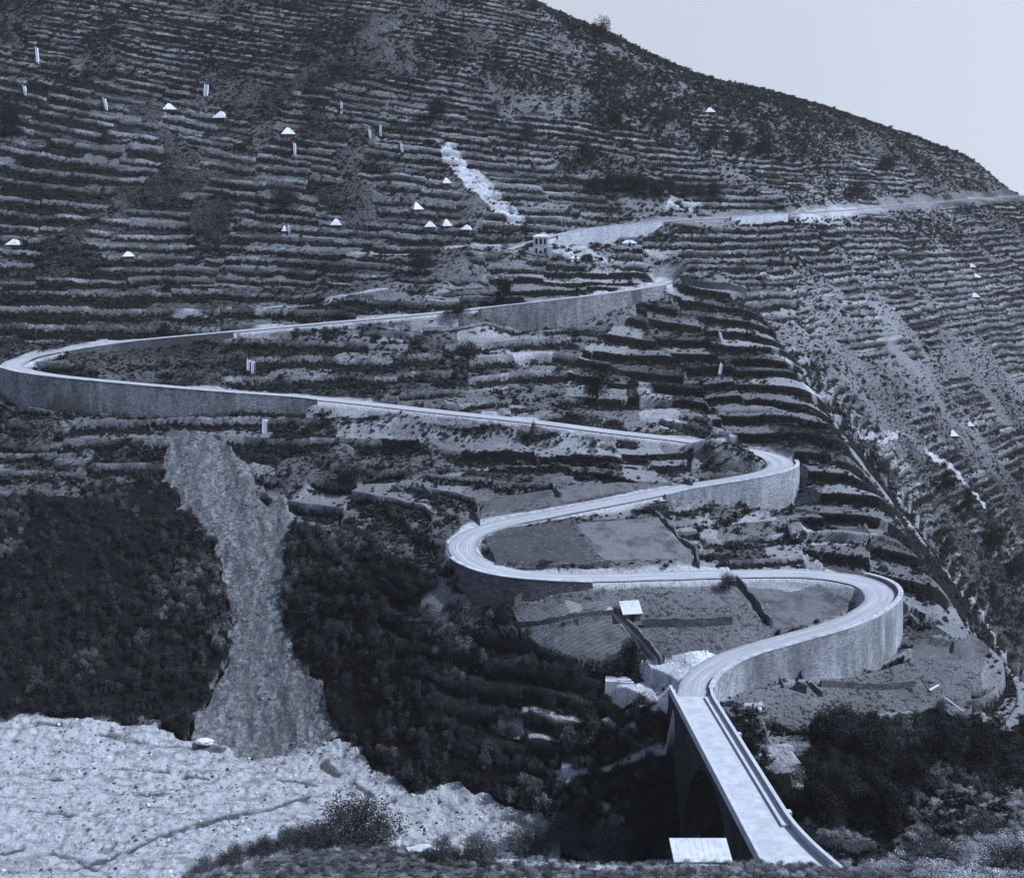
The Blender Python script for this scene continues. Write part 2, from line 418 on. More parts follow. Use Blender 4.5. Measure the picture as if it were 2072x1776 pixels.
rough_up = smooth(20, 62, Z0 + 30 * fbm(XX, YY, 60, 3, 41) + 12 * smooth(-.2, .1, S)[None])      # high open hill: terraces fade out
rgt = smooth(-.02, .12, S)[None] * smooth(-45, -20, Z0) * (1 - flank)
tam = tam * (1 - (.45 + .25 * rgt) * rough_up)
tam = tam * (1 - 0.35 * far_r)
rr_ = np.maximum(far_r, rgt) * (1 - flank)
bn_ = fbm(XX, YY, 22, 3, 51) - .20 * rr_ - .26 * rough_up
broken = smooth(-0.55, -0.2, bn_)
tam = tam * np.where(vine, np.maximum(broken, .8), broken)
Z = Z0 + dzt * tam
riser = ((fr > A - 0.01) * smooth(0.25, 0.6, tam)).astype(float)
tread_edge = ((fr > A - 0.30) & (fr < A)).astype(float) * smooth(0.25, 0.6, tam)

# roughness
Z += 0.55 * fbm(XX, YY, 9, 4, 61) * (1 - 0.75 * flat) * np.where(gravel, .7, 1)
Z += np.where(wood, 1.2 * fbm(XX, YY, 12, 3, 66), 0)
Z += np.where(scree, -0.8 + 0.9 * fbm(XX + 0.4 * YY, YY * .35, 4, 4, 71), 0)
Z += np.where(gravel, 0.5 * np.abs(fbm(XX, YY, 5, 4, 81)) + 0.36 * fbm(XX, YY, 1.3, 2, 85), 0)
gully = inside(world_poly([(1760,930),(1850,1060),(1960,1200),(2072,1330),(2120,1300),(2072,1100),(1980,980),(1860,900)]), 4)
Z += np.where(gully, 5.0 * (np.abs(fbm(XX * 1.0 - YY * .25, YY * .3, 16, 3, 91)) - .3), 0)

# ------------------------------------------------------------------ roads cut into the hill
LB = np.full((NY, NS), -1e9); UB = np.full((NY, NS), 1e9)
RO = np.full((NY, NS), 1e3); RD = np.full((NY, NS), 1e3); RZ = np.zeros((NY, NS))
WALLS = [  # road, from (u,v), to (u,v), side of travel, parapet, label, heights along it
 ('R1', (1404,1392), (1740,1176), 1, 0.75, 'tall curved stone wall carrying the lowest right-hand bend, its rounded end brightly lit', [1.5,4.5,5.2,5.5,6.5,8.5,9.5,9.5,7,2]),
 ('R1', (1190,1169), (945,1124), -1, 0.35, 'dark curved stone wall under the left bend of the middle hairpin', [.6,1.5,4.4,4.2,3.2,2.2]),
 ('R1', (1330,998), (1578,935), 1, 0.55, 'stone wall holding up the right-hand bend above the middle hairpin', [.8,2.2,3.6,6,8.5,8.5,2]),
 ('R1', (650,807), (24,742), -1, 0.5, 'long weathered retaining wall under the far-left bend, above the landslide', [.8,3.4,6.5,9,9.5,8.5,7]),
 ('R1', (130,709), (470,671), 1, 0.3, 'low dark wall below the road just past the far-left bend', [1.2,3,3.2,1.5]),
 ('R1', (965,625), (1330,577), 1, 0.4, 'high grey wall under the road by the terraces, flaring down to a rounded foot', [2,9,9.5,6.5,4.5,1.2]),
 ('R2', (1120,478), (1330,450), 1, 0.4, 'bright pale masonry wall of the uppermost road above the villa', [1.2,4,5.6,3.2,2.2,1.4]),
 ('R2', (1470,441), (1580,434), 1, 0.4, 'short bright wall segment of the uppermost road on the open hillside', [1,1.8,3,3.2]),
]
def wall_range(w):
    L = R1 if w[0] == 'R1' else R2
    i, j = nearest(L, *w[1]), nearest(L, *w[2])
    return min(i, j), max(i, j)
wallseg = {'R1': np.zeros(len(R1), bool), 'R2': np.zeros(len(R2), bool)}
wallr = {'R1': np.full(len(R1), 15.0), 'R2': np.full(len(R2), 15.0)}
wallh = {'R1': np.zeros(len(R1)), 'R2': np.zeros(len(R2))}
for w in WALLS:
    i, j = wall_range(w); wallseg[w[0]][i:j + 1] = True
    wallr[w[0]][i:j + 1] = np.interp(np.linspace(0, 1, j + 1 - i), [0, .72, .86, 1], [15, 15, 3.5, 2.2] if w[1][0] in (1404, 1330) else [15, 15, 15, 15])
    wallh[w[0]][i:j + 1] = w[3] * np.interp(np.linspace(0, 1, j + 1 - i), np.linspace(0, 1, len(w[6])), w[6])
wallseg['R1'][:20] = True
def carve(L, hw, key):
    for i in range(len(L) - 1):
        ax, ay, az = L[i]; bx, by, bz = L[i + 1]
        R = 16.0
        i0, i1 = np.searchsorted(Y, [ay - R, ay + R]); j0, j1 = np.searchsorted(S, [(ax - R) / ay - .02, (ax + R) / ay + .02])
        sl = (slice(i0, i1), slice(j0, j1))
        x, y = XX[sl], YY[sl]
        dx, dy = bx - ax, by - ay
        tt = ((x - ax) * dx + (y - ay) * dy) / (dx * dx + dy * dy + 1e-9)
        tc = np.clip(tt, 0, 1)
        d = np.hypot(x - ax - tc * dx, y - ay - tc * dy)
        z = az + tc * (bz - az)
        o = np.maximum(d - hw[i], 0)
        lo = 7.0 if wallseg[key][i] else 1.0
        off = np.where(o > 13, 1e6, 0)
        LB[sl] = np.maximum(LB[sl], z - 0.15 - lo * o - off)
        UB[sl] = np.minimum(UB[sl], z - 0.15 + 1.3 * o + off)
        if wallh[key][i]:
            side = np.sign((x - ax) * dy - (y - ay) * dx) * np.sign(wallh[key][i])
            ok = (side > 0) & (o > .08) & (tt > -.6) & (tt < 1.6) & (o < wallr[key][i])
            UB[sl] = np.where(ok, np.minimum(UB[sl], z - abs(wallh[key][i]) + .10 + .28 * np.maximum(o - 1.5, 0)), UB[sl])
            LB[sl] = np.where(ok & (o > .9), np.minimum(LB[sl], z - abs(wallh[key][i]) + .09), LB[sl])
        RO[sl] = np.minimum(RO[sl], o)
        m = d < RD[sl]
        RD[sl] = np.where(m, d, RD[sl]); RZ[sl] = np.where(m, z, RZ[sl])
carve(R1, HW1 + 0.25, 'R1')
carve(R2, HW2 + 0.25, 'R2')
bank = uvline_ = np.array([R1[k] for k in range(nearest(R1, 1532, 914), nearest(R1, 1395, 891))])
bn = normals2(bank)
for k in range(len(bank)):
    x, y, z = bank[k]; e = min(1, k / 6, (len(bank) - k) / 6)
    cx, cy = x - bn[k][0] * 4.6, y - bn[k][1] * 4.6
    i0, i1 = np.searchsorted(Y, [cy - 4, cy + 4]); j0, j1 = np.searchsorted(S, [(cx - 4) / cy, (cx + 4) / cy]); sl = (slice(i0, i1), slice(j0, j1))
    d = np.hypot(XX[sl] - cx, YY[sl] - cy)
    LB[sl] = np.maximum(LB[sl], z + 2.3 * e - .45 * d ** 2 * .6); UB[sl] = np.where((RO[sl] > .5) & (d < 3), np.maximum(UB[sl], z + 2.5 * e), UB[sl])
Zr = np.minimum(np.maximum(Z, LB), UB)
cut = np.abs(Zr - Z) > 0.3
Z = Zr
Zf = Field(Z)
def hit(u, v, y0=45.0): return hit_on(Z, u, v, y0)

# ------------------------------------------------------------------ remaining covers
bare = np.zeros((NY, NS))
def uvline(pts, y0=45): return np.array([hit(u, v, y0)[:2] for u, v in pts])
PATHS = [([(1625,745),(1640,790),(1660,830),(1695,870),(1725,915),(1760,965),(1800,1010),(1830,1050),(1870,1100),(1920,1165),(1975,1225),(2010,1280),(2035,1330)], .9, .34),
         ([(1560,700),(1600,740),(1640,790)], 0.9, .4),
         ([(440,650),(520,640),(600,620),(690,600),(790,585)], 0.7, .5), ([(300,648),(380,642),(450,648)], .7, .5),
         ([(1010,505),(960,500),(880,512),(700,522)], .9, .5), ([(1880,920),(1925,945),(1960,985),(1990,1020)], 1.5, .6),
         ([(1350,1505),(1320,1520),(1250,1545),(1180,1560),(1130,1590)], .45, .55), ([(1200,1450),(1245,1470),(1290,1500),(1340,1515)], .4, .45), ([(1270,1440),(1282,1480),(1300,1505)], .4, .5), ([(1180,1560),(1130,1560),(1180,1600),(1260,1660)], .45, .5), ([(1060,1435),(1130,1450),(1200,1462)], .6, .5), ([(1010,1480),(1100,1490),(1190,1495)], .5, .5),
         ([(1235,1235),(1290,1290),(1335,1345)], .8, .5), ([(1400,1050),(1300,1140)], .01, .1)]
for pts, w, a in PATHS:
    D = near_line(uvline(pts), w * 3)
    bare = np.maximum(bare, a * smooth(w * 1.2, w * .5, D + .5 * NX))
BARE = [([(985,1722),(1100,1738),(1250,1744),(1480,1748),(1480,1756),(1100,1756),(960,1740)], .8), ([(1225,1372),(1300,1368),(1300,1345),(1370,1325),(1450,1315),(1490,1322),(1440,1350),(1395,1385),(1360,1395),(1350,1440),(1310,1450),(1290,1410),(1240,1392)], 1.0),
        ([(890,285),(920,290),(950,330),(990,365),(1030,405),(1065,440),(1050,455),(1000,420),(950,385),(900,320)], .8),
        ([(1080,490),(1170,466),(1260,462),(1190,500),(1240,535),(1150,520)], .55),
        ([(1340,395),(1400,395),(1430,420),(1350,420)], .6), ([(1560,425),(1680,420),(1790,418),(1700,440),(1720,470),(1660,450),(1600,450)], .45),
        ([(1175,1220),(1140,1215),(1150,1235),(1180,1235)], .3), ([(850,1212),(960,1215),(1010,1225),(1000,1250),(930,1240),(850,1235)], .35),
        ([(1620,1058),(1700,1066),(1790,1075),(1750,1090),(1640,1085)], .6), ([(1720,880),(1800,870),(1840,880),(1790,890)], .5),
        ([(1500,1420),(1540,1420),(1550,1450),(1510,1450)], .5), ([(1520,1515),(1590,1510),(1640,1560),(1560,1570)], .5),
        ([(1290,770),(1360,790),(1380,870),(1300,850)], .45), ([(1440,845),(1480,870),(1510,905),(1430,880)], .5),
        ([(1200,880),(1250,880),(1250,925),(1205,920)], .35), ([(1030,700),(1120,705),(1100,725),(1040,720)], .5), ([(1480,1180),(1650,1170),(1720,1190),(1600,1195)], .35),
        ([(1550,1010),(1590,1000),(1570,1050),(1480,1050)], .5)]
for pg, a in BARE:
    bare = np.maximum(bare, a * inside(world_poly(pg), 1.6) * (0.75 + 0.5 * fbm(XX, YY, 3, 3, 101)))
bare = bare * np.where(wood & ~wood2 & (XX < 5), 0, 1)
bare = np.maximum(bare, np.where(RZ > -22, .08, .22) * cut * (RD < 12) * smooth(-.3, .3, fbm(XX, YY, 6, 3, 105)))
bare = np.maximum(bare, (0.55 - .42 * smooth(-26, -20, RZ) * (RD < 20)) * smooth(1.3, .2, RO + .6 * NX))
bare = np.clip(bare, 0, 1)
FIELDS = [([(985,1090),(1035,1068),(1150,1057),(1215,1135),(1100,1142),(1000,1138)], .16), ([(1165,1060),(1330,1046),(1408,1118),(1405,1130),(1225,1135)], .52),
          ([(975,1040),(1130,1000),(1125,985),(960,1020)], .26), ([(1130,985),(1270,970),(1280,990),(1140,1015)], .45), ([(1460,1175),(1600,1190),(1740,1205),(1700,1245),(1580,1275)], .4),
          ([(1040,1225),(1240,1215),(1240,1240),(1060,1265)], .45), ([(1065,1300),(1080,1275),(1240,1252),(1290,1310),(1270,1340),(1190,1330)], .4),
          ([(1840,1340),(2000,1320),(1990,1290),(1850,1290)], .34), ([(1900,1060),(1700,1075),(1690,1050)], .5)]
field = np.full((NY, NS), -1.0)
for pg, a in FIELDS:
    m = inside(world_poly(pg), 0.9); field[m] = a; flat |= m
row_dir = (0.25, 1.0)

# ------------------------------------------------------------------ materials
TINT = (0.835, 0.97, 1.255)
def tint(v): return (v * TINT[0], v * TINT[1], v * TINT[2], 1)
def mat(name, rough=0.9):
    m = bpy.data.materials.new(name); m.use_nodes = True
    b = m.node_tree.nodes['Principled BSDF']
    b.inputs['Roughness'].default_value = rough
    b.inputs['Specular IOR Level'].default_value = 0.02
    return m, m.node_tree.nodes, m.node_tree.links, b
class NG:
    """small node-graph writer"""
    def __init__(self, m): self.n = m.node_tree.nodes; self.l = m.node_tree.links
    def put(self, sock, v):
        if hasattr(v, 'is_linked') or hasattr(v, 'links'): self.l.new(v, sock)
        else: sock.default_value = v
    def noise(self, scale, detail=4, rough=.6, vec=None, dist=0):
        t = self.n.new('ShaderNodeTexNoise'); t.inputs['Scale'].default_value = scale; t.inputs['Detail'].default_value = detail
        t.inputs['Roughness'].default_value = rough; t.inputs['Distortion'].default_value = dist
        if vec is not None: self.l.new(vec, t.inputs['Vector'])
        return t.outputs['Fac']
    def voro(self, scale, vec=None, out='Distance', feature='F1', rnd=1.0):
        t = self.n.new('ShaderNodeTexVoronoi'); t.feature = feature; t.inputs['Scale'].default_value = scale; t.inputs['Randomness'].default_value = rnd
        if vec is not None: self.l.new(vec, t.inputs['Vector'])
        return t.outputs[out]
    def math(self, op, a, b=0.0, clamp=False):
        t = self.n.new('ShaderNodeMath'); t.operation = op; t.use_clamp = clamp
        self.put(t.inputs[0], a); self.put(t.inputs[1], b); return t.outputs[0]
    def rng(self, v, a, b, c=0.0, d=1.0):
        t = self.n.new('ShaderNodeMapRange'); self.put(t.inputs['Value'], v)
        for k, x in zip(('From Min', 'From Max', 'To Min', 'To Max'), (a, b, c, d)): t.inputs[k].default_value = x
        return t.outputs[0]
    def mix(self, f, a, b, mode='MIX'):
        t = self.n.new('ShaderNodeMix'); t.data_type = 'RGBA'; t.blend_type = mode
        self.put(t.inputs[0], f); self.put(t.inputs[6], a); self.put(t.inputs[7], b); return t.outputs[2]
    def attr(self, name, kind='GEOMETRY', out='Fac'):
        t = self.n.new('ShaderNodeAttribute'); t.attribute_name = name; t.attribute_type = kind; return t.outputs[out]
    def pos(self):
        return self.n.new('ShaderNodeNewGeometry').outputs['Position']
    def scalevec(self, v, s):
        t = self.n.new('ShaderNodeMapping'); self.l.new(v, t.inputs['Vector']); t.inputs['Scale'].default_value = s; return t.outputs[0]
    def bump(self, h, strength, dist):
        t = self.n.new('ShaderNodeBump'); t.inputs['Strength'].default_value = strength; t.inputs['Distance'].default_value = dist
        self.l.new(h, t.inputs['Height']); return t.outputs[0]

def ground_material():
    m, n, l, b = mat('hillside_ground', 0.95)
    g = NG(m)
    p = g.pos()
    a = lambda s: g.attr(s)
    n1 = g.noise(0.9, 6, .65, p); n2 = g.noise(0.16, 4, .6, p); n3 = g.noise(3.2, 3, .6, p)
    mot = g.math('ADD', g.math('MULTIPLY', n1, .6), g.math('MULTIPLY', n3, .4))
    dryf = g.math('ADD', a('dry'), g.math('MULTIPLY', g.math('SUBTRACT', mot, .5), 2.6), True)
    dryf = g.math('ADD', dryf, g.math('MULTIPLY', g.math('SUBTRACT', a('plot'), .5), g.math('MULTIPLY', a('terr'), .62)), True)
    grass = g.mix(g.rng(dryf, .10, .95), tint(.010), tint(.29))
    grass = g.mix(g.rng(g.math('MULTIPLY', g.rng(n1, .52, .6), g.rng(n3, .4, .55)), 0, 1, 0, .7), grass, tint(.016))
    # terrace walls: dry stone, darker towards the foot, dark all over in the vine zones
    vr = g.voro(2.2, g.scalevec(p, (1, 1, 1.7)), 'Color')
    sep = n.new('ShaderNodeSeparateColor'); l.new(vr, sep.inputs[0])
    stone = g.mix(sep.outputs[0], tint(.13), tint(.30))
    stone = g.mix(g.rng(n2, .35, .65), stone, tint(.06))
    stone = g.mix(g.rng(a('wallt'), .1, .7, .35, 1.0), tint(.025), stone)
    dark_riser = g.mix(g.rng(n3, .45, .7), tint(.006), tint(.022))
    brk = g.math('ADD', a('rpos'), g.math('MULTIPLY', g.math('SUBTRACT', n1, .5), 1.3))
    stone = g.mix(g.rng(brk, .42, .62), dark_riser, stone)  # each riser dark on its lower part, paler along the top
    rcol = g.mix(a('vine'), stone, dark_riser)
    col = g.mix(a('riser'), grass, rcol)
    # tilled plots
    wv = n.new('ShaderNodeTexWave'); wv.inputs['Scale'].default_value = .42; wv.inputs['Distortion'].default_value = 1.2; wv.inputs['Detail'].default_value = 2
    mp = n.new('ShaderNodeMapping'); l.new(p, mp.inputs['Vector']); mp.inputs['Rotation'].default_value = (0, 0, 1.25); l.new(mp.outputs[0], wv.inputs['Vector'])
    fcol = g.mix(a('fieldv'), tint(.010), tint(.29))
    fcol = g.mix(g.rng(wv.outputs['Fac'], .25, .8, 0, .38), fcol, tint(.03))
    fcol = g.mix(g.rng(n3, .35, .7, 0, .35), fcol, tint(.10))
    fcol = g.mix(g.rng(g.noise(.22, 5, .7, p), .48, .66, 0, .7), fcol, tint(.03))
    fcol = g.mix(g.rng(n1, .58, .7, 0, .6), fcol, tint(.22))
    col = g.mix(a('field'), col, fcol)
    # woodland floor
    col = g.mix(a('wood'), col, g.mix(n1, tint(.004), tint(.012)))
    # bare soil, spoil and footpaths
    bf = g.math('MULTIPLY', a('bare'), g.rng(mot, .34, .58, .55, 1.15), True)
    col = g.mix(bf, col, g.mix(g.rng(n3, .3, .7), tint(.36), tint(.60)))
    # landslide debris
    st = g.voro(1.5, p, 'Color'); sp = n.new('ShaderNodeSeparateColor'); l.new(st, sp.inputs[0])
    sc = g.mix(g.rng(sp.outputs[0], .1, .9), tint(.065), tint(.19))
    sc = g.mix(g.rng(g.noise(.30, 5, .65, g.scalevec(p, (1.6, .25, .25))), .40, .66), sc, g.mix(n3, tint(.035), tint(.09)))
    sc = g.mix(g.rng(g.voro(.55, p), .0, .16, .8, 0), sc, tint(.03))
    col = g.mix(a('scree'), col, sc)
    # river gravel: drift lines of darker stones, plus painted shadow dashes
    gv = g.mix(g.rng(n3, .3, .7), tint(.23), tint(.35))
    gv = g.mix(g.rng(g.noise(.35, 5, .7, g.scalevec(p, (.7, 1.6, 1))), .49, .60, 0, .72), gv, tint(.12))  # elongated dark dashes: shadowed gaps between stones, put into the colour
    gv = g.mix(g.rng(g.math('MULTIPLY', g.rng(g.voro(.9, p), .0, .32, 1, 0), g.rng(n2, .42, .55)), .2, .5, 0, .9), gv, tint(.05))
    gv = g.mix(a('rill'), gv, tint(.06))
    col = g.mix(a('gravel'), col, gv)
    l.new(col, b.inputs['Base Color'])
    h = g.math('ADD', n1, g.math('MULTIPLY', n3, .5))
    l.new(g.bump(h, .8, .5), b.inputs['Normal'])
    return m

def stone_material(name, lo, hi, scale=1.0, dark=0.5, streak=True):
    m, n, l, b = mat(name, .9)
    g = NG(m); p = g.pos()
    v = g.voro(1.7 * scale, g.scalevec(p, (1, 1, 1.8)), 'Color'); s = n.new('ShaderNodeSeparateColor'); l.new(v, s.inputs[0])
    col = g.mix(s.outputs[0], tint(lo), tint(hi))
    edge = g.voro(1.7 * scale, g.scalevec(p, (1, 1, 1.8)), 'Distance', 'DISTANCE_TO_EDGE')
    col = g.mix(g.rng(edge, 0, .07, .6, 0), col, tint(lo * .4))
    big = g.noise(.13, 5, .65, g.scalevec(p, (1, 1, .45)))
    col = g.mix(g.rng(big, .42, .62, 0, dark), col, tint(lo * .55))
    if streak:
        stv = g.noise(.6, 5, .7, g.scalevec(p, (1, 1, .08)))
        col = g.mix(g.rng(stv, .5, .72, 0, .45), col, tint(hi * 1.25))
    l.new(col, b.inputs['Base Color'])
    l.new(g.bump(edge, .6, .15), b.inputs['Normal'])
    return m
def plain_material(name, v, var=.25, scale=1.2, rough=.85, dirt=None):
    m, n, l, b = mat(name, rough)
    g = NG(m); p = g.pos()
    nz = g.noise(scale, 5, .65, p)
    col = g.mix(g.rng(nz, .3, .7), tint(v * (1 - var)), tint(min(v * (1 + var), .9)))
    if dirt is not None: col = g.mix(g.rng(g.noise(scale * .35, 4, .6, p), .5, .68, 0, .6), col, tint(dirt))
    l.new(col, b.inputs['Base Color'])
    l.new(g.bump(nz, .3, .1), b.inputs['Normal'])
    return m
def leaf_material(name, lo, hi, top=.17):
    m, n, l, b = mat(name, .75)
    g = NG(m)
    oi = n.new('ShaderNodeObjectInfo')
    tone = g.attr('tone', 'INSTANCER')
    f = g.math('ADD', g.math('MULTIPLY', oi.outputs['Random'], .55), g.math('MULTIPLY', g.noise(1.3, 3, .7, g.pos()), .6), True)
    col = g.mix(g.rng(f, .15, .95), tint(lo), tint(hi))
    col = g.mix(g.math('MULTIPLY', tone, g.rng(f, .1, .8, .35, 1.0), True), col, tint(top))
    l.new(col, b.inputs['Base Color'])
    return m
def road_material():
    m, n, l, b = mat('pale_road_dust', .9)
    g = NG(m); p = g.pos()
    ac = g.attr('across')            # -1 .. 1 over the carriageway
    ab = g.math('ABSOLUTE', ac)
    n1 = g.noise(.5, 5, .6, p); n3 = g.noise(4, 3, .6, p)
    track = g.rng(g.math('ABSOLUTE', g.math('SUBTRACT', ab, .38)), .05, .25, 1, 0)
    col = g.mix(g.math('ADD', g.math('MULTIPLY', track, .35), g.math('MULTIPLY', n1, .7), True), tint(.26), tint(.40))
    cv = n.new('ShaderNodeCombineXYZ'); l.new(g.math('MULTIPLY', ac, 4.5), cv.inputs[0]); l.new(g.math('MULTIPLY', g.attr('along'), .05), cv.inputs[1])
    rut = g.noise(1.6, 5, .7, cv.outputs[0])
    col = g.mix(g.rng(rut, .44, .62, 0, .8), col, tint(.18))
    col = g.mix(g.rng(g.noise(.17, 4, .6, p), .52, .66, 0, .5), col, tint(.25))
    edge = g.math('ADD', ab, g.math('MULTIPLY', g.math('SUBTRACT', n1, .5), .9))
    col = g.mix(g.rng(edge, .74, 1.0, 0, .8), col, tint(.15))
    col = g.mix(g.rng(n3, .3, .8, 0, .2), col, tint(.25))
    l.new(col, b.inputs['Base Color'])
    l.new(g.bump(n3, .3, .05), b.inputs['Normal'])
    return m
M = dict(ground=ground_material(), road=road_material(),
         wall=stone_material('grey_masonry', .17, .34, 1.0, .85), wall_old=stone_material('weathered_masonry', .09, .25, 1.0, .85), wall_dark=stone_material('dark_masonry', .05, .12, 1.0, .5, False),
         wall_pale=stone_material('pale_masonry', .28, .46, 1.0, .2), coping=plain_material('pale_coping', .34, .35, 1.2, dirt=.14),
         dry=stone_material('dry_stone', .05, .16, 1.6, .4, False),
         concrete=plain_material('bridge_concrete', .38, .12, .6, dirt=.36), parapet=plain_material('parapet_concrete', .36, .25, 1.1, dirt=.2),
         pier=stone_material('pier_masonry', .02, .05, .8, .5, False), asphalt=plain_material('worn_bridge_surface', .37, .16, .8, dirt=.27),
         white=plain_material('whitewash', .46, .15, 2), thatch=plain_material('sun_bleached_thatch', .44, .2, 3), wood=plain_material('weathered_timber', .40, .25, 3),
         darkhole=plain_material('dark_opening', .015, .2, 3), roof=plain_material('pale_roof_sheet', .44, .16, 1.5, dirt=.30), bark=plain_material('bark', .05, .3, 4),
         rock=plain_material('river_boulder', .42, .2, 1.5), rockg=plain_material('grey_rock', .15, .3, 1.5), rockd=plain_material('dark_rock', .05, .3, 1.5),
         leaf=leaf_material('dark_leaves', .004, .032), leafm=leaf_material('scrub_leaves', .005, .036), leafn=leaf_material('near_leaves', .008, .09, .40))

# ------------------------------------------------------------------ object helpers
def link_mesh(name, me, m=None, parent=None, loc=None):
    o = bpy.data.objects.new(name, me); C.objects.link(o)
    if m is not None: me.materials.append(m)
    if parent is not None: o.parent = parent
    if loc is not None: o.location = loc
    return o
def np_mesh(name, V, F, attrs=None, smooth_=False):
    V = np.asarray(V, np.float32); F = np.asarray(F, np.int32)
    me = bpy.data.meshes.new(name)
    me.vertices.add(len(V)); me.vertices.foreach_set('co', V.ravel())
    k = F.shape[1]
    me.loops.add(F.size); me.loops.foreach_set('vertex_index', F.ravel())
    me.polygons.add(len(F)); me.polygons.foreach_set('loop_start', np.arange(len(F), dtype=np.int32) * k)
    me.polygons.foreach_set('loop_total', np.full(len(F), k, np.int32))
    if smooth_: me.polygons.foreach_set('use_smooth', np.ones(len(F), bool))
    for nm, arr in (attrs or {}).items():
        at = me.attributes.new(nm, 'FLOAT', 'POINT'); at.data.foreach_set('value', np.asarray(arr, np.float32).ravel())
    me.update(calc_edges=True)
    return me
class MB:
    """collects solids, builds ONE mesh"""
    def __init__(self): self.v = []; self.f = []
    def add(self, vs, fs):
        b = len(self.v); self.v += [tuple(map(float, x)) for x in vs]; self.f += [tuple(i + b for i in f) for f in fs]; return self
    def box(self, x0, x1, y0, y1, z0, z1):
        return self.add([(x0,y0,z0),(x1,y0,z0),(x1,y1,z0),(x0,y1,z0),(x0,y0,z1),(x1,y0,z1),(x1,y1,z1),(x0,y1,z1)],
                        [(0,3,2,1),(4,5,6,7),(0,1,5,4),(1,2,6,5),(2,3,7,6),(3,0,4,7)])
    def hexa(self, p): return self.add(p, [(0,3,2,1),(4,5,6,7),(0,1,5,4),(1,2,6,5),(2,3,7,6),(3,0,4,7)])
    def strip(self, rings, closed=True, cap=True):
        """sweep of equal-sized rings"""
        k = len(rings[0]); vs = [p for r in rings for p in r]; fs = []
        for i in range(len(rings) - 1):
            for j in range(k if closed else k - 1):
                a = i * k + j; b = i * k + (j + 1) % k; fs.append((a, b, b + k, a + k))
        if cap and closed: fs += [tuple(reversed(range(k))), tuple(range((len(rings) - 1) * k, len(rings) * k))]
        return self.add(vs, fs)
    def tube(self, p, q, r0, r1, k=7):
        p, q = Vector(p), Vector(q); d = (q - p).normalized()
        a = d.orthogonal().normalized(); b = d.cross(a)
        R = lambda c, r: [c + (a * math.cos(6.2832 * i / k) + b * math.sin(6.2832 * i / k)) * r for i in range(k)]
        return self.strip([R(p, r0), R(q, r1)])
    def build(self, name, m, parent=None, loc=None, smooth_=False):
        me = bpy.data.meshes.new(name); me.from_pydata(self.v, [], self.f); me.update()
        if smooth_:
            for f in me.polygons: f.use_smooth = True
        return link_mesh(name, me, m, parent, loc)
def tag(o, label=None, cat=None, group=None, kind=None):
    if label: o['label'] = label
    if cat: o['category'] = cat
    if group: o['group'] = group
    if kind: o['kind'] = kind
    return o
def thing(name, loc, label, cat, group=None, rz=0.0, scale=None):
    o = bpy.data.objects.new(name, None); C.objects.link(o)
    o.location = loc; o.rotation_euler = (0, 0, rz); o.empty_display_size = .5
    if scale is not None: o.scale = scale
    return tag(o, label, cat, group, 'thing')
def copy_tree(src, **kw):
    c = src.copy(); C.objects.link(c)
    for ch in src.children:
        d = ch.copy(); C.objects.link(d); d.parent = c
        for e in ch.children:
            f = e.copy(); C.objects.link(f); f.parent = d
    return c

# ------------------------------------------------------------------ ground sheet
rill = np.zeros((NY, NS))
for pts, w in (([(0,1725),(60,1715),(150,1735),(190,1760)], .9), ([(150,1760),(270,1720),(330,1690),(420,1665),(520,1640),(620,1615)], .9), ([(170,1480),(230,1490),(300,1505),(360,1510),(420,1512),(500,1530),(575,1545)], .8),
               ([(655,1545),(700,1580),(760,1610),(800,1620)], .7), ([(0,1470),(120,1465),(180,1480)], .7), ([(980,1650),(1050,1660),(1100,1690)], .7), ([(230,1555),(330,1560),(420,1575)], .5), ([(60,1640),(160,1650),(260,1640)], .5), ([(240,1610),(340,1605),(450,1600)], .45), ([(40,1570),(120,1575)], .4), ([(560,1575),(640,1590)], .5), ([(330,1730),(420,1720),(480,1700)], .5)):
    D = near_line(uvline(pts, 140), w * 3)
    rill = np.maximum(rill, smooth(w, w * .25, D + .9 * NX) * smooth(-.5, .0, fbm(XX, YY, 4, 2, 113)))
Z -= 0.35 * rill * gravel
cloud = np.stack([XX, YY, Z], -1).reshape(-1, 3)
idx = np.arange(NY * NS, dtype=np.int32).reshape(NY, NS)
quads = np.stack([idx[:-1, :-1], idx[:-1, 1:], idx[1:, 1:], idx[1:, :-1]], -1).reshape(-1, 4)
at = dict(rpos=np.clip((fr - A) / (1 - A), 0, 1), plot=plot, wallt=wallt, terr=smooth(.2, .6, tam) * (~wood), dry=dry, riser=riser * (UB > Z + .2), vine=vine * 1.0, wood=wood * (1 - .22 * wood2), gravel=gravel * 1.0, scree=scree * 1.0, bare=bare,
          field=(field >= 0) * 1.0, fieldv=np.maximum(field, 0), rill=rill * gravel)
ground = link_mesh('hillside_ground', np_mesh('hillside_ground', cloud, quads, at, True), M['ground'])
tag(ground, kind='structure')

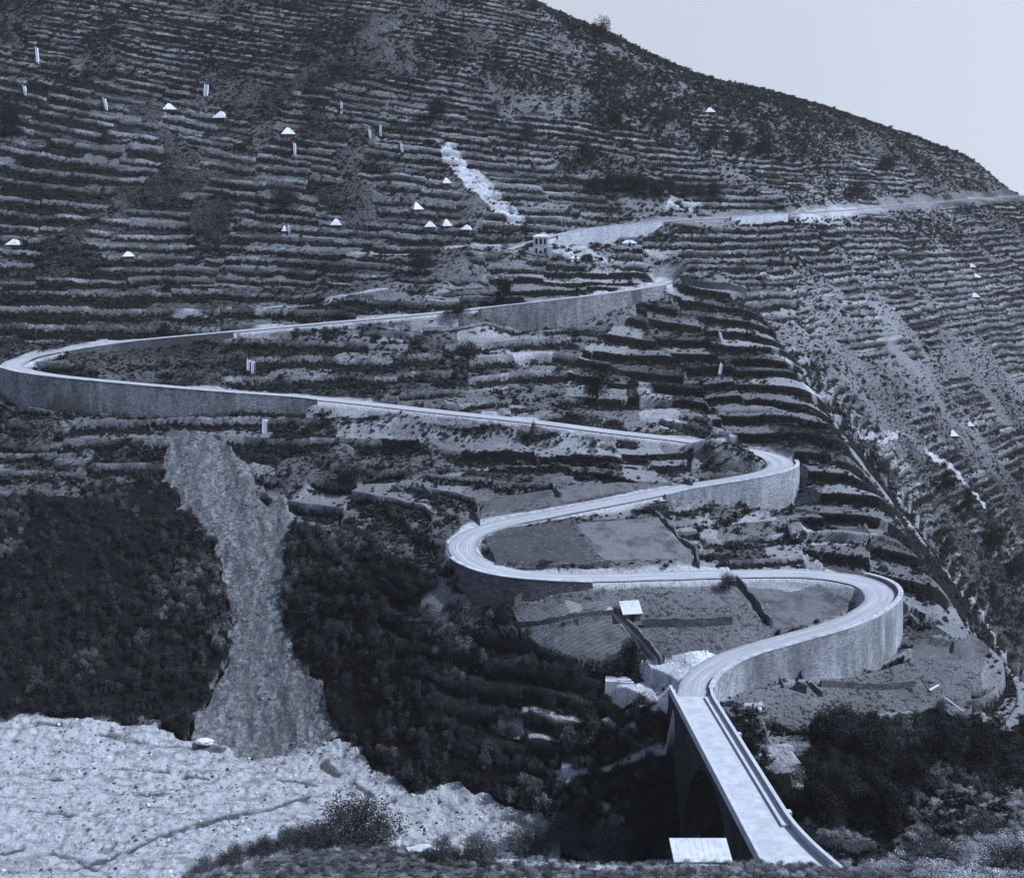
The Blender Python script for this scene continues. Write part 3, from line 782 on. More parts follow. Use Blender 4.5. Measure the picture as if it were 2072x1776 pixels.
# ------------------------------------------------------------------ road surfaces
def road_mesh(name, L, hw):
    nr = normals2(L); V = []; ac = []
    cols = np.linspace(-1, 1, 9)
    for c in cols:
        q = L.copy(); q[:, :2] += nr * (hw * c)[:, None]; q[:, 2] += 0.05 + 0.06 * (1 - c * c)
        V.append(q); ac.append(np.full(len(L), c))
    V = np.stack(V, 1); ac = np.stack(ac, 1)
    k = len(cols); n = len(L)
    i = np.arange(n * k).reshape(n, k)
    F = np.stack([i[:-1, :-1], i[:-1, 1:], i[1:, 1:], i[1:, :-1]], -1).reshape(-1, 4)
    o = link_mesh(name, np_mesh(name, V.reshape(-1, 3), F, dict(across=ac, along=np.repeat(np.arange(n)[:, None], k, 1)), True), M['road'])
    return tag(o, kind='structure')
road_mesh('road', R1, HW1)
road_mesh('upper_road', R2, HW2)

# ------------------------------------------------------------------ retaining walls along the road
for w in WALLS:
    L = R1 if w[0] == 'R1' else R2
    hw = (HW1 if w[0] == 'R1' else HW2)
    i, j = wall_range(w)
    nr = normals2(L)
    body = []; cop = []
    for k in range(i, j + 1):
        x, y, z = L[k]; nx, ny = nr[k] * w[3]
        e = min(1.0, (k - i + 1) / 6, (j - k + 1) / 6)
        o0 = hw[k] + .12; o1 = hw[k] + .95
        foot = min(Zf(x + nx * (o1 + 1.8), y + ny * (o1 + 1.8)), Zf(x + nx * (o1 + 1.0), y + ny * (o1 + 1.0)), z - .6) - .8
        bat = (z - foot) * .06
        top = z + w[4] * (.6 + .4 * e)
        body.append([(x + nx * o0, y + ny * o0, foot), (x + nx * (o1 + bat + .15), y + ny * (o1 + bat + .15), foot), (x + nx * o1, y + ny * o1, top), (x + nx * o0, y + ny * o0, top)])
        cop.append([(x + nx * (o0 - .06), y + ny * (o0 - .06), top + .003), (x + nx * (o1 + .08), y + ny * (o1 + .08), top + .003), (x + nx * (o1 + .08), y + ny * (o1 + .08), top + .17), (x + nx * (o0 - .06), y + ny * (o0 - .06), top + .17)])
    mid = L[(i + j) // 2]
    t_ = thing('retaining_wall', mid, w[5], 'wall')
    off = Vector(mid)
    mb = MB().strip([[Vector(p) - off for p in r] for r in body])
    mt = M['wall_dark'] if 'dark' in w[5] else M['wall_old'] if 'weathered' in w[5] or 'high grey' in w[5] else M['wall_pale'] if 'bright' in w[5] and w[0] == 'R2' else M['wall']
    mb.build('wall_face', mt, t_)
    MB().strip([[Vector(p) - off for p in r] for r in cop]).build('coping', M['coping'], t_)

# ------------------------------------------------------------------ bridge
def bridge():
    kz = lambda u, v, z: (float(ray(u, v)[0]) * z / float(ray(u, v)[1]), z / float(ray(u, v)[1]))
    A = np.array([R1[0][0], R1[0][1], R1[0][2]])
    bx, by = kz(1590, 1742, -79.0)
    B = np.array([bx, by, -79.0])
    t_ = thing('road_bridge', (A + B) / 2, 'pale arched masonry road bridge crossing the dark gorge below the zigzag', 'bridge')
    O = Vector((A + B) / 2)
    d = (B - A)[:2]; Lb = float(np.hypot(*d)); d = d / Lb
    r = np.array([-d[1], d[0]])                       # to the photo's right
    if r[0] < 0: r = -r
    def pt(s, a, z):                                   # along, across, relative height
        zz = A[2] + (B[2] - A[2]) * s / Lb
        return Vector((A[0] + d[0] * s + r[0] * a, A[1] + d[1] * s + r[1] * a, zz + z)) - O
    s0, s1 = -4.0, Lb + 9.0
    def bar(a0, a1, z0, z1, sa=s0, sb=s1, n=24, flare=None):
        mb = MB(); R = []
        for s in np.linspace(sa, sb, n):
            f = flare(s) if flare else 0
            R.append([pt(s, a0 + f, z0), pt(s, a1 + f, z0), pt(s, a1 + f, z1), pt(s, a0 + f, z1)])
        return mb.strip(R)
    fl = lambda s: 0.02 * max(0, s - (Lb - 12)) ** 1.75 + 0.10 * max(0, 3 - s) ** 1.5 * 0.5
    # carriageway widens with the flare
    mb = MB(); R = []
    for s in np.linspace(s0, s1, 40):
        R.append([pt(s, -2.95, -.6), pt(s, 3.3 + fl(s), -.6), pt(s, 3.3 + fl(s), .07), pt(s, 0, .12), pt(s, -2.95, .07)])
    mb.strip(R).build('deck', M['asphalt'], t_)
    p = bar(-3.3, -2.953, -.6, .75).build('parapet', M['parapet'], t_)
    bar(-3.4, -2.88, .753, .93).build('coping', M['concrete'], p)
    p = bar(3.0, 3.36, .075, .85, flare=fl, n=48).build('parapet', M['parapet'], t_)
    bar(2.93, 3.45, .853, 1.0, flare=fl, n=48).build('coping', M['concrete'], p)
    bar(1.95, 2.997, .125, .42, sa=1.0, sb=Lb - 9, n=12).build('sidewalk', M['concrete'], t_)
    for s in (Lb * .33, Lb * .80):
        MB().hexa([pt(s - .5, 3.37, -.2), pt(s + .5, 3.37, -.2), pt(s + .5, 3.95, -.2), pt(s - .5, 3.95, -.2), pt(s - .5, 3.37, .95), pt(s + .5, 3.37, .95), pt(s + .5, 3.95, .95), pt(s - .5, 3.95, .95)]).build('refuge_pillar', M['concrete'], t_)
    # arch, spandrels and abutments
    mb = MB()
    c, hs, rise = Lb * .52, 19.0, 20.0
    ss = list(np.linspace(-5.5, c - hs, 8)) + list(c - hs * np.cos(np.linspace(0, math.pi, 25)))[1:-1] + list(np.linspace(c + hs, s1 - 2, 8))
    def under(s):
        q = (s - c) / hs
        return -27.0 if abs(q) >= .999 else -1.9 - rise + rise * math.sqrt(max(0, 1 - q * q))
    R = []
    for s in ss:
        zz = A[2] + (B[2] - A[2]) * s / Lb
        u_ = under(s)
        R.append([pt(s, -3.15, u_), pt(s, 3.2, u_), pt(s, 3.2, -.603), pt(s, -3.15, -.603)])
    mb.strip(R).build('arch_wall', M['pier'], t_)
    return A, B
BA, BB = bridge()

# ------------------------------------------------------------------ foliage templates
def leaf_cloud(n, lobes, size, seed, spread=(1, 1, 1), dome=0.15, loose=.33):
    """n leaf-sized quads in irregular clumps, unit radius, base at z = 0"""
    r = np.random.default_rng(seed)
    c = r.normal(size=(lobes, 3)); c /= np.linalg.norm(c, axis=1)[:, None]
    c *= (r.random((lobes, 1)) ** .4) * .72
    c[:, 2] = np.abs(c[:, 2]) * 1.15 + dome
    rad = loose * (.6 + .8 * r.random(lobes))
    w = rad ** 2; w /= w.sum()
    k = r.choice(lobes, n, p=w)
    o = r.normal(size=(n, 3)); o /= np.linalg.norm(o, axis=1)[:, None]
    pos = c[k] + o * (rad[k] * (.55 + .5 * r.random(n)))[:, None]
    pos[:, 2] = np.maximum(pos[:, 2], .02)
    nrm = o + .7 * r.normal(size=(n, 3)) + np.array([0, 0, .3]); nrm /= np.linalg.norm(nrm, axis=1)[:, None]
    a = np.cross(nrm, r.normal(size=(n, 3))); a /= np.linalg.norm(a, axis=1)[:, None]
    b = np.cross(nrm, a)
    L = size * (.6 + .8 * r.random((n, 1)))
    q = np.stack([pos - a * L, pos - b * L * .6 + nrm * L * .15, pos + a * L, pos + b * L * .6 + nrm * L * .15], 1) * np.array(spread)
    return q.reshape(-1, 3), np.arange(n * 4).reshape(n, 4)
def twig_mesh(name, seed, h=1.0, n=5):
    r = random.Random(seed); mb = MB()
    mb.tube((0, 0, -.15), (.02, 0, h * .45), .045, .03)
    for i in range(n):
        a = i * 2.4 + r.random(); q = (.35 * math.cos(a), .35 * math.sin(a), h * (.6 + .35 * r.random()))
        mb.tube((.02, 0, h * (.2 + .25 * r.random())), q, .024, .01, 5)
    me = bpy.data.meshes.new(name); me.from_pydata(mb.v, [], mb.f); me.update(); me.materials.append(M['bark']); return me
def tmpl(name, V, F, m):
    me = np_mesh(name, V, F); me.materials.append(m); return bpy.data.objects.new(name, me)
def scatter(name, temps, pts, scl, tone, label=None, tilt=.15):
    """one object of stuff: templates set out over points with geometry nodes"""
    n = len(pts)
    col = bpy.data.collections.new(name + '_kinds')
    for t in temps: col.objects.link(t)
    me = bpy.data.meshes.new(name)
    me.vertices.add(n); me.vertices.foreach_set('co', np.asarray(pts, np.float32).ravel())
    def fa(nm, typ, arr, key='value'):
        a = me.attributes.new(nm, typ, 'POINT'); a.data.foreach_set(key, arr.ravel())
    rot = np.stack([rng.normal(0, tilt, n), rng.normal(0, tilt, n), rng.random(n) * 6.283], 1).astype(np.float32)
    fa('rot', 'FLOAT_VECTOR', rot, 'vector'); fa('scl', 'FLOAT_VECTOR', np.asarray(scl, np.float32), 'vector')
    fa('kind_index', 'INT', rng.integers(0, len(temps), n).astype(np.int32)); fa('tone', 'FLOAT', np.asarray(tone, np.float32))
    o = link_mesh(name, me)
    ng = bpy.data.node_groups.new(name, 'GeometryNodeTree')
    ng.interface.new_socket('Geometry', in_out='INPUT', socket_type='NodeSocketGeometry')
    ng.interface.new_socket('Geometry', in_out='OUTPUT', socket_type='NodeSocketGeometry')
    N, L = ng.nodes, ng.links
    gi, go = N.new('NodeGroupInput'), N.new('NodeGroupOutput')
    ci = N.new('GeometryNodeCollectionInfo'); ci.inputs['Collection'].default_value = col
    ci.inputs['Separate Children'].default_value = True; ci.inputs['Reset Children'].default_value = True
    ip = N.new('GeometryNodeInstanceOnPoints'); ip.inputs['Pick Instance'].default_value = True
    def na(nm, dt):
        x = N.new('GeometryNodeInputNamedAttribute'); x.data_type = dt; x.inputs['Name'].default_value = nm
        return [s for s in x.outputs if s.enabled][0]
    L.new(gi.outputs[0], ip.inputs['Points']); L.new(ci.outputs[0], ip.inputs['Instance'])
    L.new(na('kind_index', 'INT'), ip.inputs['Instance Index'])
    er = N.new('FunctionNodeEulerToRotation'); L.new(na('rot', 'FLOAT_VECTOR'), er.inputs[0]); L.new(er.outputs[0], ip.inputs['Rotation'])
    L.new(na('scl', 'FLOAT_VECTOR'), ip.inputs['Scale']); L.new(ip.outputs[0], go.inputs[0])
    md = o.modifiers.new('set_out', 'NODES'); md.node_group = ng
    return tag(o, label, kind='stuff')
AREA = (np.gradient(Y)[:, None] * YY * np.gradient(S)[None])
infr = (np.abs(S) < .60)[None] & (YY < 720) & (YY > 60)
def sample(dens, nmax=60000):
    w = np.where(infr, dens, 0) * AREA
    n = int(min(w.sum(), nmax)); c = np.cumsum(w.ravel())
    k = np.searchsorted(c, rng.random(n) * c[-1])
    i, j = np.unravel_index(np.minimum(k, NY * NS - 1), (NY, NS))
    x = XX[i, j] + (rng.random(n) - .5) * .4; y = YY[i, j] + (rng.random(n) - .5) * .4
    return i, j, np.stack([x, y, Zf(x, y)], 1)

bush_lo = [tmpl('scrub_clump', *leaf_cloud(70, 7, .20, 100 + i, (1, 1, .85)), M['leafm']) for i in range(5)]
bush_dk = [tmpl('dark_clump', *leaf_cloud(150, 10, .15, 200 + i, (1, 1, 1.0)), M['leaf']) for i in range(5)]
crown_t = [tmpl('wood_clump', *leaf_cloud(700, 18, .065, 300 + i, (1, 1, 1.15)), M['leaf']) for i in range(5)]
bush_nr = [tmpl('near_clump', *leaf_cloud(700, 18, .055, 400 + i, (1, 1, .8)), M['leafn']) for i in range(5)]

clr = smooth(3.2, 5.2, RD)                             # keep the carriageway clear
open_ = clr * (~gravel) * (~scree) * (1 - np.clip(bare * 1.3, 0, 1)) * (~flat)
clump = smooth(-.25, .45, fbm(XX, YY, 14, 4, 201))
darkness = 1 - dry
# scrub over the whole hill
hill = open_ * (~wood) * (YY > 135)
base = .05 + .62 * darkness ** 1.6 * smooth(-.5, .3, fbm(XX, YY, 14, 4, 201)) + .16 * clump
base = base * np.where(tam > .3, .35 + 1.3 * (plot < .5), 1.0)
base = base + .16 * (YY < 318) * (plot > .45) * smooth(-.3, .2, fbm(XX, YY, 8, 3, 203))
base = base + .5 * rgt * smooth(-.3, .2, fbm(XX + .4 * YY, YY, 10, 4, 204))
base = base + far_r * .95 * smooth(-.5, .4, fbm(XX + .5 * YY, YY, 11, 4, 206))
base = base + .75 * rough_up * smooth(-.2, .3, fbm(XX, YY, 9, 3, 207))
foot = smooth(A - .30, A - .22, fr) * (fr < A) * (tam > .35)                 # thickets in front of the terrace walls
dens = hill * (base * (1 - .8 * riser) + 2.2 * foot * (wallt > .12) * darkness ** 1.2 * smooth(-.6, -.1, fbm(XX, YY, 17, 3, 209)))
dens = dens * np.where(vine, .4, 1)
i, j, pts = sample(dens, 280000)
n = len(pts); print('scrub', n)
sz = .32 + .60 * rng.random(n) ** 2 + 1.0 * (rng.random(n) > .95) + .18 * foot[i, j] + .35 * rough_up[i, j] * rng.random(n) + .7 * rgt[i, j] * rng.random(n) ** 3
tone = np.clip(dry[i, j] * 1.15 - .32 + .30 * rng.normal(size=n), 0, 1.4)
tone = np.where(rng.random(n) < .45, 0, tone)
sz = sz * (1 - .25 * far_r[i, j])
scatter('scrub', bush_lo, pts, np.stack([sz * 1.15, sz * 1.15, sz], 1), tone, 'low scrub and weeds covering the terraced hillside')
# vines hanging along the terrace edges
dens = open_ * np.where(vine, 2.6, .16 * darkness) * (fr > A - .10) * (fr < A + .10) * (tam > .3) * (YY > 135)
i, j, pts = sample(dens, 34000)
n = len(pts); sz = .22 + .38 * rng.random(n)
scatter('terrace_vines', bush_dk, pts, np.stack([sz * 1.3, sz, sz * .9], 1), np.clip(.06 + .12 * rng.normal(size=n), 0, 1), 'dark vines and brambles hanging along the terrace walls')
# gorge woods
hole = smooth(-.38, .05, fbm(XX, YY, 9, 4, 213)) * (1 - np.clip(bare * 2, 0, 1)) * (1 - .8 * riser)
gul = gully * smooth(-.1, .35, fbm(XX, YY * .6, 10, 3, 214)) * .22
dens = gul + wood * np.where(wood2, hole, 1) * clr * (.20 + .35 * smooth(-.5, .2, fbm(XX, YY, 12, 3, 211)))
i, j, pts = sample(dens, 16000)
n = len(pts); print('wood', n); sz = .8 + 1.3 * rng.random(n) ** 1.8
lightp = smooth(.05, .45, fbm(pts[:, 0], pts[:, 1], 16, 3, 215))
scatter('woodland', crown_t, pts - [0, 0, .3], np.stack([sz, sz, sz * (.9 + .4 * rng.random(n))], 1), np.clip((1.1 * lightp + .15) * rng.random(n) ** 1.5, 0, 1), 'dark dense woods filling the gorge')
# undergrowth of the near bank
dens = (YY < 135) * (YY > 72) * (~gravel) * clr * (.8 + 1.0 * smooth(-.2, .3, fbm(XX, YY, 6, 3, 221))) * (1 - .8 * (bare > .3)) * (1 - ((XX > BB[0] - 7) & (XX < BB[0] + 8) & (YY > 112)))
dens = dens + (YY >= 135) * (YY < 175) * (XX > 42) * (~wood) * (~flat) * .5
i, j, pts = sample(dens, 16000)
n = len(pts); sz = (.25 + .55 * rng.random(n) ** 2) * np.where(pts[:, 0] > 36, 2.0, 1.0)
tone = np.clip(np.where(pts[:, 0] > 36, .70, .14) + .45 * rng.normal(size=n), 0, 1)
scatter('undergrowth', bush_nr, pts, np.stack([sz, sz, sz * .9], 1), tone, 'leafy undergrowth on the near bank')

# loose stones of the river bed and landslide
def rock_mesh(name, seed, m):
    r = np.random.default_rng(seed)
    import bmesh
    bm = bmesh.new(); bmesh.ops.create_icosphere(bm, subdivisions=2, radius=1)
    for v in bm.verts:
        c = np.array(v.co); f = 1 + .35 * float(vnoise(np.array([c[0] * 1.3 + seed]), np.array([c[1] * 1.3 + c[2] * 2.1]))[0])
        v.co = Vector((c[0] * f, c[1] * f * .8, c[2] * f * .6))
    me = bpy.data.meshes.new(name); bm.to_mesh(me); bm.free(); me.materials.append(m); return me
rocks = [bpy.data.objects.new('stone', rock_mesh('stone', 500 + i, [M['rock'], M['rockg'], M['rockg'], M['rockd']][i % 4])) for i in range(8)]
rocks_s = [bpy.data.objects.new('stone', rock_mesh('stone', 540 + i, [M['rockg'], M['rockd'], M['rockg']][i % 3])) for i in range(6)]
edge = smooth(-.1, .4, fbm(XX, YY, 10, 3, 231))
dens = gravel * (.45 + 1.1 * edge) * (YY < 225)
i, j, pts = sample(dens, 12000)
n = len(pts); sz = .07 + .38 * rng.random(n) ** 6
scatter('loose_stones', rocks, pts, np.stack([sz, sz, sz], 1), np.zeros(n), 'loose stones scattered over the gravel river bed', .4)
i, j, pts = sample(scree * .45, 6000)
n = len(pts); sz = .08 + .40 * rng.random(n) ** 6
scatter('landslide_stones', rocks_s, pts, np.stack([sz, sz, sz], 1), np.zeros(n), 'grey stones strewn down the landslide', .4)

# ------------------------------------------------------------------ single trees and bushes
crownM = []
for i in range(6):
    V, F = leaf_cloud(3200, 34, .034, 600 + i, (1, 1, 1.1), .25, .29)
    me = np_mesh('crown', V, F); me.materials.append(M['leaf']); crownM.append(me)
coneM = []
for i in range(2):
    V, F = leaf_cloud(2200, 20, .04, 640 + i, (.62, .62, 1.25), .25, .36)
    f = 1.25 - .65 * np.clip(V[:, 2:3] / 1.5, 0, 1); V[:, :2] *= f
    me = np_mesh('crown', V, F); me.materials.append(M['leaf']); coneM.append(me)
bushM = []
for i in range(5):
    V, F = leaf_cloud(9000, 44, .020, 660 + i, (1, 1, 1.0), .10, .25)
    me = np_mesh('foliage', V, F); me.materials.append(M['leafn']); bushM.append(me)
trunkM = [twig_mesh('trunk', 70 + i) for i in range(3)]
def tree(u, v, hpx, wpx, label, kind='tree', group=None, y0=45):
    p = hit(u, v, y0)
    h = hpx * p[1] / 2200.0; w = wpx * p[1] / 2200.0 / 2
    k = int(abs(u * 7 + v)) % 97
    nm = {'tree': 'dark_tree', 'cone': 'conical_tree', 'bush': 'bush'}[kind]
    t_ = thing(nm, tuple(p), label, 'bush' if kind == 'bush' else 'tree', group, rz=k * .7)
    M_ = {'tree': crownM, 'cone': coneM, 'bush': bushM}[kind]
    c = link_mesh('foliage' if kind == 'bush' else 'crown', M_[k % len(M_)], None, t_)
    lift = .0 if kind == 'bush' else .12 * h
    c.location = (0, 0, lift - .1); c.scale = (w * 1.05, w * 1.05, (h - lift) / 1.32)
    s = link_mesh('stem' if kind == 'bush' else 'trunk', trunkM[k % 3], None, t_)
    s.scale = (max(w * .9, .3), max(w * .9, .3), h * .8)
    return t_
TREES = [
 (948,742,62,58,'large round dark tree standing alone below the road by the high grey wall','tree'),
 (1208,818,80,66,'tall dark tree among the striped terraces above the long straight road','tree'),
 (712,992,58,66,'spreading dark tree on the slope right of the landslide top','tree'),
 (1022,605,50,44,'dark bushy tree standing just above the middle road, left of the terraces','tree'),
 (846,562,62,58,'dark tree at the foot of the upper-left terraces','tree'),
 (1215,92,52,46,'dark tree breaking the skyline at the top of the hill','tree'),
 (1085,20,18,26,'small bush on the very crest near the top edge of the photo','tree'),
 (572,425,50,72,'broad dark tree in the middle of the upper-left terraces','tree'),
 (1184,348,66,58,'dark tree above the rocky patch left of the long hedge','tree'),
 (22,290,72,56,'dark tree at the left edge high on the terraces','tree'),
 (1277,1352,72,62,'dark tree at the lower end of the diagonal field wall beside the pale spoil','tree'),
 (1080,880,28,26,'small conical dark tree just below the straight road','cone'),
 (1474,1196,40,52,'low dark tree clipped by the inner edge of the lower road','tree'),
 (1018,1270,66,40,'narrow dark tree at the left edge of the ploughed plots','cone'),
 (925,645,36,60,'dark tree leaning over the road left of the high grey wall','tree'),
 (1690,1500,96,112,'bushy tree at the upper left of the wood right of the bridge','tree'),
 (1768,1535,92,96,'dark tree in the middle of the wood right of the bridge','tree'),
 (1905,1545,116,112,'big tree on the right of the wood beyond the bridge','tree'),
 (1655,1660,112,122,'dark tree close against the right parapet of the bridge','tree'),
 (1795,1650,100,112,'tree between the bridge and the bottom right bushes','tree'),
 (1985,1560,96,90,'tree by the right edge of the photo above the sunlit bushes','tree'),
 (1700,1610,76,92,'lower tree in front of the bushy one beside the bridge','tree'),
 (1845,1600,86,90,'tree behind the sunlit bottom right bushes','tree'),
 (1955,1050,84,46,'tall dark tree in the gully beyond the footpath ridge','cone'),
 (1915,1005,60,40,'dark tree at the head of the gully beyond the footpath ridge','tree'),
 (2010,1120,70,56,'dark tree low in the gully at the right edge','tree'),
 (2055,1185,70,50,'dark tree at the far right edge in the gully','tree'),
 (1445,305,48,48,'dark tree in the upper right grove, left of its neighbours','tree'),
 (1490,312,52,44,'tall dark tree in the centre of the upper right grove','tree'),
 (1545,318,44,40,'dark tree at the right end of the upper right grove','tree'),
 (1345,262,44,60,'dark tree above the upper right grove towards the crest','tree'),
 (1290,385,40,52,'dark tree standing behind the long hedge above the top road','tree'),
 (1240,262,40,36,'small dark tree high on the hill above the rocky scar','tree'),
 (1065,290,44,40,'dark tree beside the top of the pale rock slide','tree'),
 (885,245,44,52,'dark tree high left of the pale rock slide','tree'),
 (1795,350,34,44,'dark tree at the right shoulder of the hill','tree'),
 (1735,405,36,60,'dark tree just above the far end of the top road','tree'),
]
for a in TREES: tree(*a)
for k in range(9):
    u = 1205 + k * 30
    tree(u, 388 + 2.6 * k, 34 + 5 * (k % 3), 40, 'dark tree in the long clipped-looking row above the top road, all alike', 'tree', 'hedge row of trees above the top road')
BUSHES = [
 (722,1708,120,170,'largest dark bush on the near bank, standing out against the gravel'),
 (640,1714,66,80,'dark bush left of the largest one on the near bank'),
 (588,1716,62,66,'spiky dark bush on the near bank at the end of the gravel'),
 (528,1730,44,60,'low bush on the near bank between two taller ones, over the gravel'),
 (470,1748,46,62,'small bush near the left end of the near bank'),
 (415,1768,44,54,'leftmost low bush on the near bank at the bottom edge'),
 (895,1738,62,66,'bush on the near bank right of the pale boulder'),
 (975,1742,72,72,'bush with bare stems on the near bank in the centre'),
 (1065,1722,72,90,'bush at the near edge of the gravel right of centre'),
 (1150,1716,84,96,'wide dark bush at the right tip of the gravel'),
 (1240,1728,76,110,'dark bush left of the pale roofed hut'),
 (1895,1750,70,110,'leafy bush in the bottom right corner, nearest the bridge end'),
 (1990,1700,70,100,'sunlit leafy bush at the right edge near the bottom'),
 (2040,1765,84,120,'leafy bush filling the bottom right corner'),
 (1775,1752,44,70,'low bush beside the curved end of the bridge parapet'),
]
for u, v, h, w, lb in BUSHES: tree(u, v, h * 1.25, w * 1.4, lb, 'bush')

# ------------------------------------------------------------------ huts, villa, sheds
def thatch_hut(u, v, wpx, hpx, label, rz=0.0):
    """small thatched A-frame cattle hut: steep roof down to low walls, dark door"""
    p = hit(u, v); w = wpx * p[1] / 2250 / 2; h = hpx * p[1] / 2250; dp = w * 1.1
    t_ = thing('thatched_hut', (p[0], p[1] + dp * .5, p[2] - .2), label, 'hut', 'thatched huts on the terraces', rz)
    wl_ = .28 * h
    MB().hexa([(-w*.86,-dp*.86,-1.2),(w*.86,-dp*.86,-1.2),(w*.86,dp*.86,-1.2),(-w*.86,dp*.86,-1.2),(-w*.86,-dp*.86,wl_),(w*.86,-dp*.86,wl_),(w*.86,dp*.86,wl_),(-w*.86,dp*.86,wl_)]).build('wall', M['dry'], t_)
    # hipped roof, a little irregular
    e = wl_ + .01; r = w * .18
    MB().add([(-w,-dp,e),(w,-dp,e),(w,dp,e),(-w,dp,e),(-r,0,h*1.05),(r,0,h)], [(0,1,5,4),(1,2,5),(2,3,4,5),(3,0,4),(3,2,1,0)]).build('roof', M['thatch'], t_)
    MB().box(-w*.16, w*.16, -dp*.88, -dp*.855, .02, wl_ - .02).build('door', M['darkhole'], t_)
HUTS = [(341,226,26,16,'white roofed hut high on the left terraces, leftmost of the upper three',.3),(447,243,27,17,'white pointed hut in the middle of the upper three on the left terraces',-.2),
 (582,276,28,17,'white roofed hut at the right of the upper three on the left terraces',.2),(680,459,22,16,'white pointed hut alone at the centre of the lower left terraces',0),
 (576,470,18,13,'small pale hut left of the lone pointed one on the lower left terraces',.4),(842,428,22,18,'pale leaning hut above the row of three by the rock slide',.5),
 (870,462,22,14,'left hut of the row of three below the rock slide',0),(903,461,20,17,'middle hut of the row of three below the rock slide',.3),(945,467,22,12,'right hut of the row of three below the rock slide',-.3),
 (903,374,18,14,'pale hut standing beside the rock slide',.2),(27,498,28,14,'pale low hut at the left edge above the far-left bend',0),(258,521,24,12,'pale hut at the lower left where the terraces end',.3),
 (1437,230,20,12,'small white hut high on the open right-hand hill',0),(1966,542,16,9,'small white hut on the far right slope, uppermost of three',0),(1975,563,16,9,'small white hut on the far right slope, middle of three',.3),
 (1973,603,18,11,'small white hut on the far right slope, lowest of three',0),(1928,884,20,14,'pale hut low on the far right slope beside the gully',.2),(1963,863,16,10,'tiny pale hut upper neighbour of the one by the far right gully',0)]
for a in HUTS: thatch_hut(*a)

def house(name, p, sx, sy, h, roofh, label, wins, door=True, wallm='white', roofm='white', rz=0, flat_=False, cat='house'):
    t_ = thing(name, tuple(p), label, cat, None, rz)
    MB().box(-sx, sx, -sy, sy, -2.5, h).build('wall', M[wallm], t_)
    if flat_:
        rb = MB().hexa([(-sx-.3,-sy-.5,h+.01),(sx+.3,-sy-.5,h+.01),(sx+.3,sy+.3,h+roofh),(-sx-.3,sy+.3,h+roofh),(-sx-.3,-sy-.5,h+.14),(sx+.3,-sy-.5,h+.14),(sx+.3,sy+.3,h+roofh+.14),(-sx-.3,sy+.3,h+roofh+.14)])
        nb = max(4, int(sx * 3))
        for q in range(nb):
            x = -sx + 2 * sx * (q + .5) / nb
            rb.hexa([(x-.05,-sy-.48,h+.13),(x+.05,-sy-.48,h+.13),(x+.05,sy+.28,h+roofh+.13),(x-.05,sy+.28,h+roofh+.13),(x-.05,-sy-.48,h+.16),(x+.05,-sy-.48,h+.16),(x+.05,sy+.28,h+roofh+.16),(x-.05,sy+.28,h+roofh+.16)])
        rb.build('roof', M[roofm], t_)
    else: MB().add([(-sx-.25,-sy-.25,h+.01),(sx+.25,-sy-.25,h+.01),(sx+.25,sy+.25,h+.01),(-sx-.25,sy+.25,h+.01),(-sx*.45,0,h+roofh),(sx*.45,0,h+roofh)],[(0,1,5,4),(1,2,5),(2,3,4,5),(3,0,4),(3,2,1,0)]).build('roof', M[roofm], t_)
    for (wx, wz, ww, wh) in wins:
        f = MB().box(wx-ww-.12, wx+ww+.12, -sy-.06, -sy-.003, wz-wh-.12, wz+wh+.12).build('window', M['white'], t_)
        MB().box(wx-ww, wx+ww, -sy-.075, -sy-.062, wz-wh, wz+wh).build('pane', M['darkhole'], f)
    if door: MB().box(-.45, .45, -sy-.05, -sy-.003, .05, 2.1).build('door', M['darkhole'], t_)
    return t_
p = hit(1094, 514)
v_ = house('villa', (p[0], p[1] + 2.5, p[2] - .9), 2.6, 2.4, 6.9, .7, 'white two-storey villa with tall dark windows below the end of the top road', [(-1.5,5.2,.4,1.0),(0,5.2,.4,1.0),(1.5,5.2,.4,1.0),(-1.5,2.0,.4,.9),(1.6,2.0,.4,.9)])
MB().box(2.61, 4.2, -2.6, 1.5, -2.5, 3.6).build('side_wing', M['white'], v_); MB().box(-4.2, -2.61, -2.6, 1.5, -2.5, 3.2).build('side_wing', M['white'], v_)
p = hit(1274, 501)
house('low_cottage', (p[0], p[1] + 1.5, p[2]), 2.6, 1.5, 1.6, 1.0, 'low white cottage among the terraces right of the villa', [(1.4,1.0,.35,.35)])
p = hit(1162, 530)
house('lean_to_shed', (p[0], p[1] + 1, p[2]), 1.7, 1.2, 1.2, .7, 'pale low shed on the bank below the villa', [], wallm='white', rz=.4)
p = hit(1191, 530)
house('gabled_shed', (p[0], p[1] + 1, p[2]), 1.5, 1.5, .9, 1.8, 'small dark gabled shed on the pale bank right of the villa', [], wallm='dry', roofm='darkhole')
p = hit(1277, 1260)
t_ = house('field_hut', (p[0], p[1] + 1.4, p[2]), 1.7, 1.3, 1.9, 1.5, 'white hut with a bright roof in the ploughed plots inside the lower zigzag', [], wallm='dry', roofm='roof', rz=.15, flat_=True)
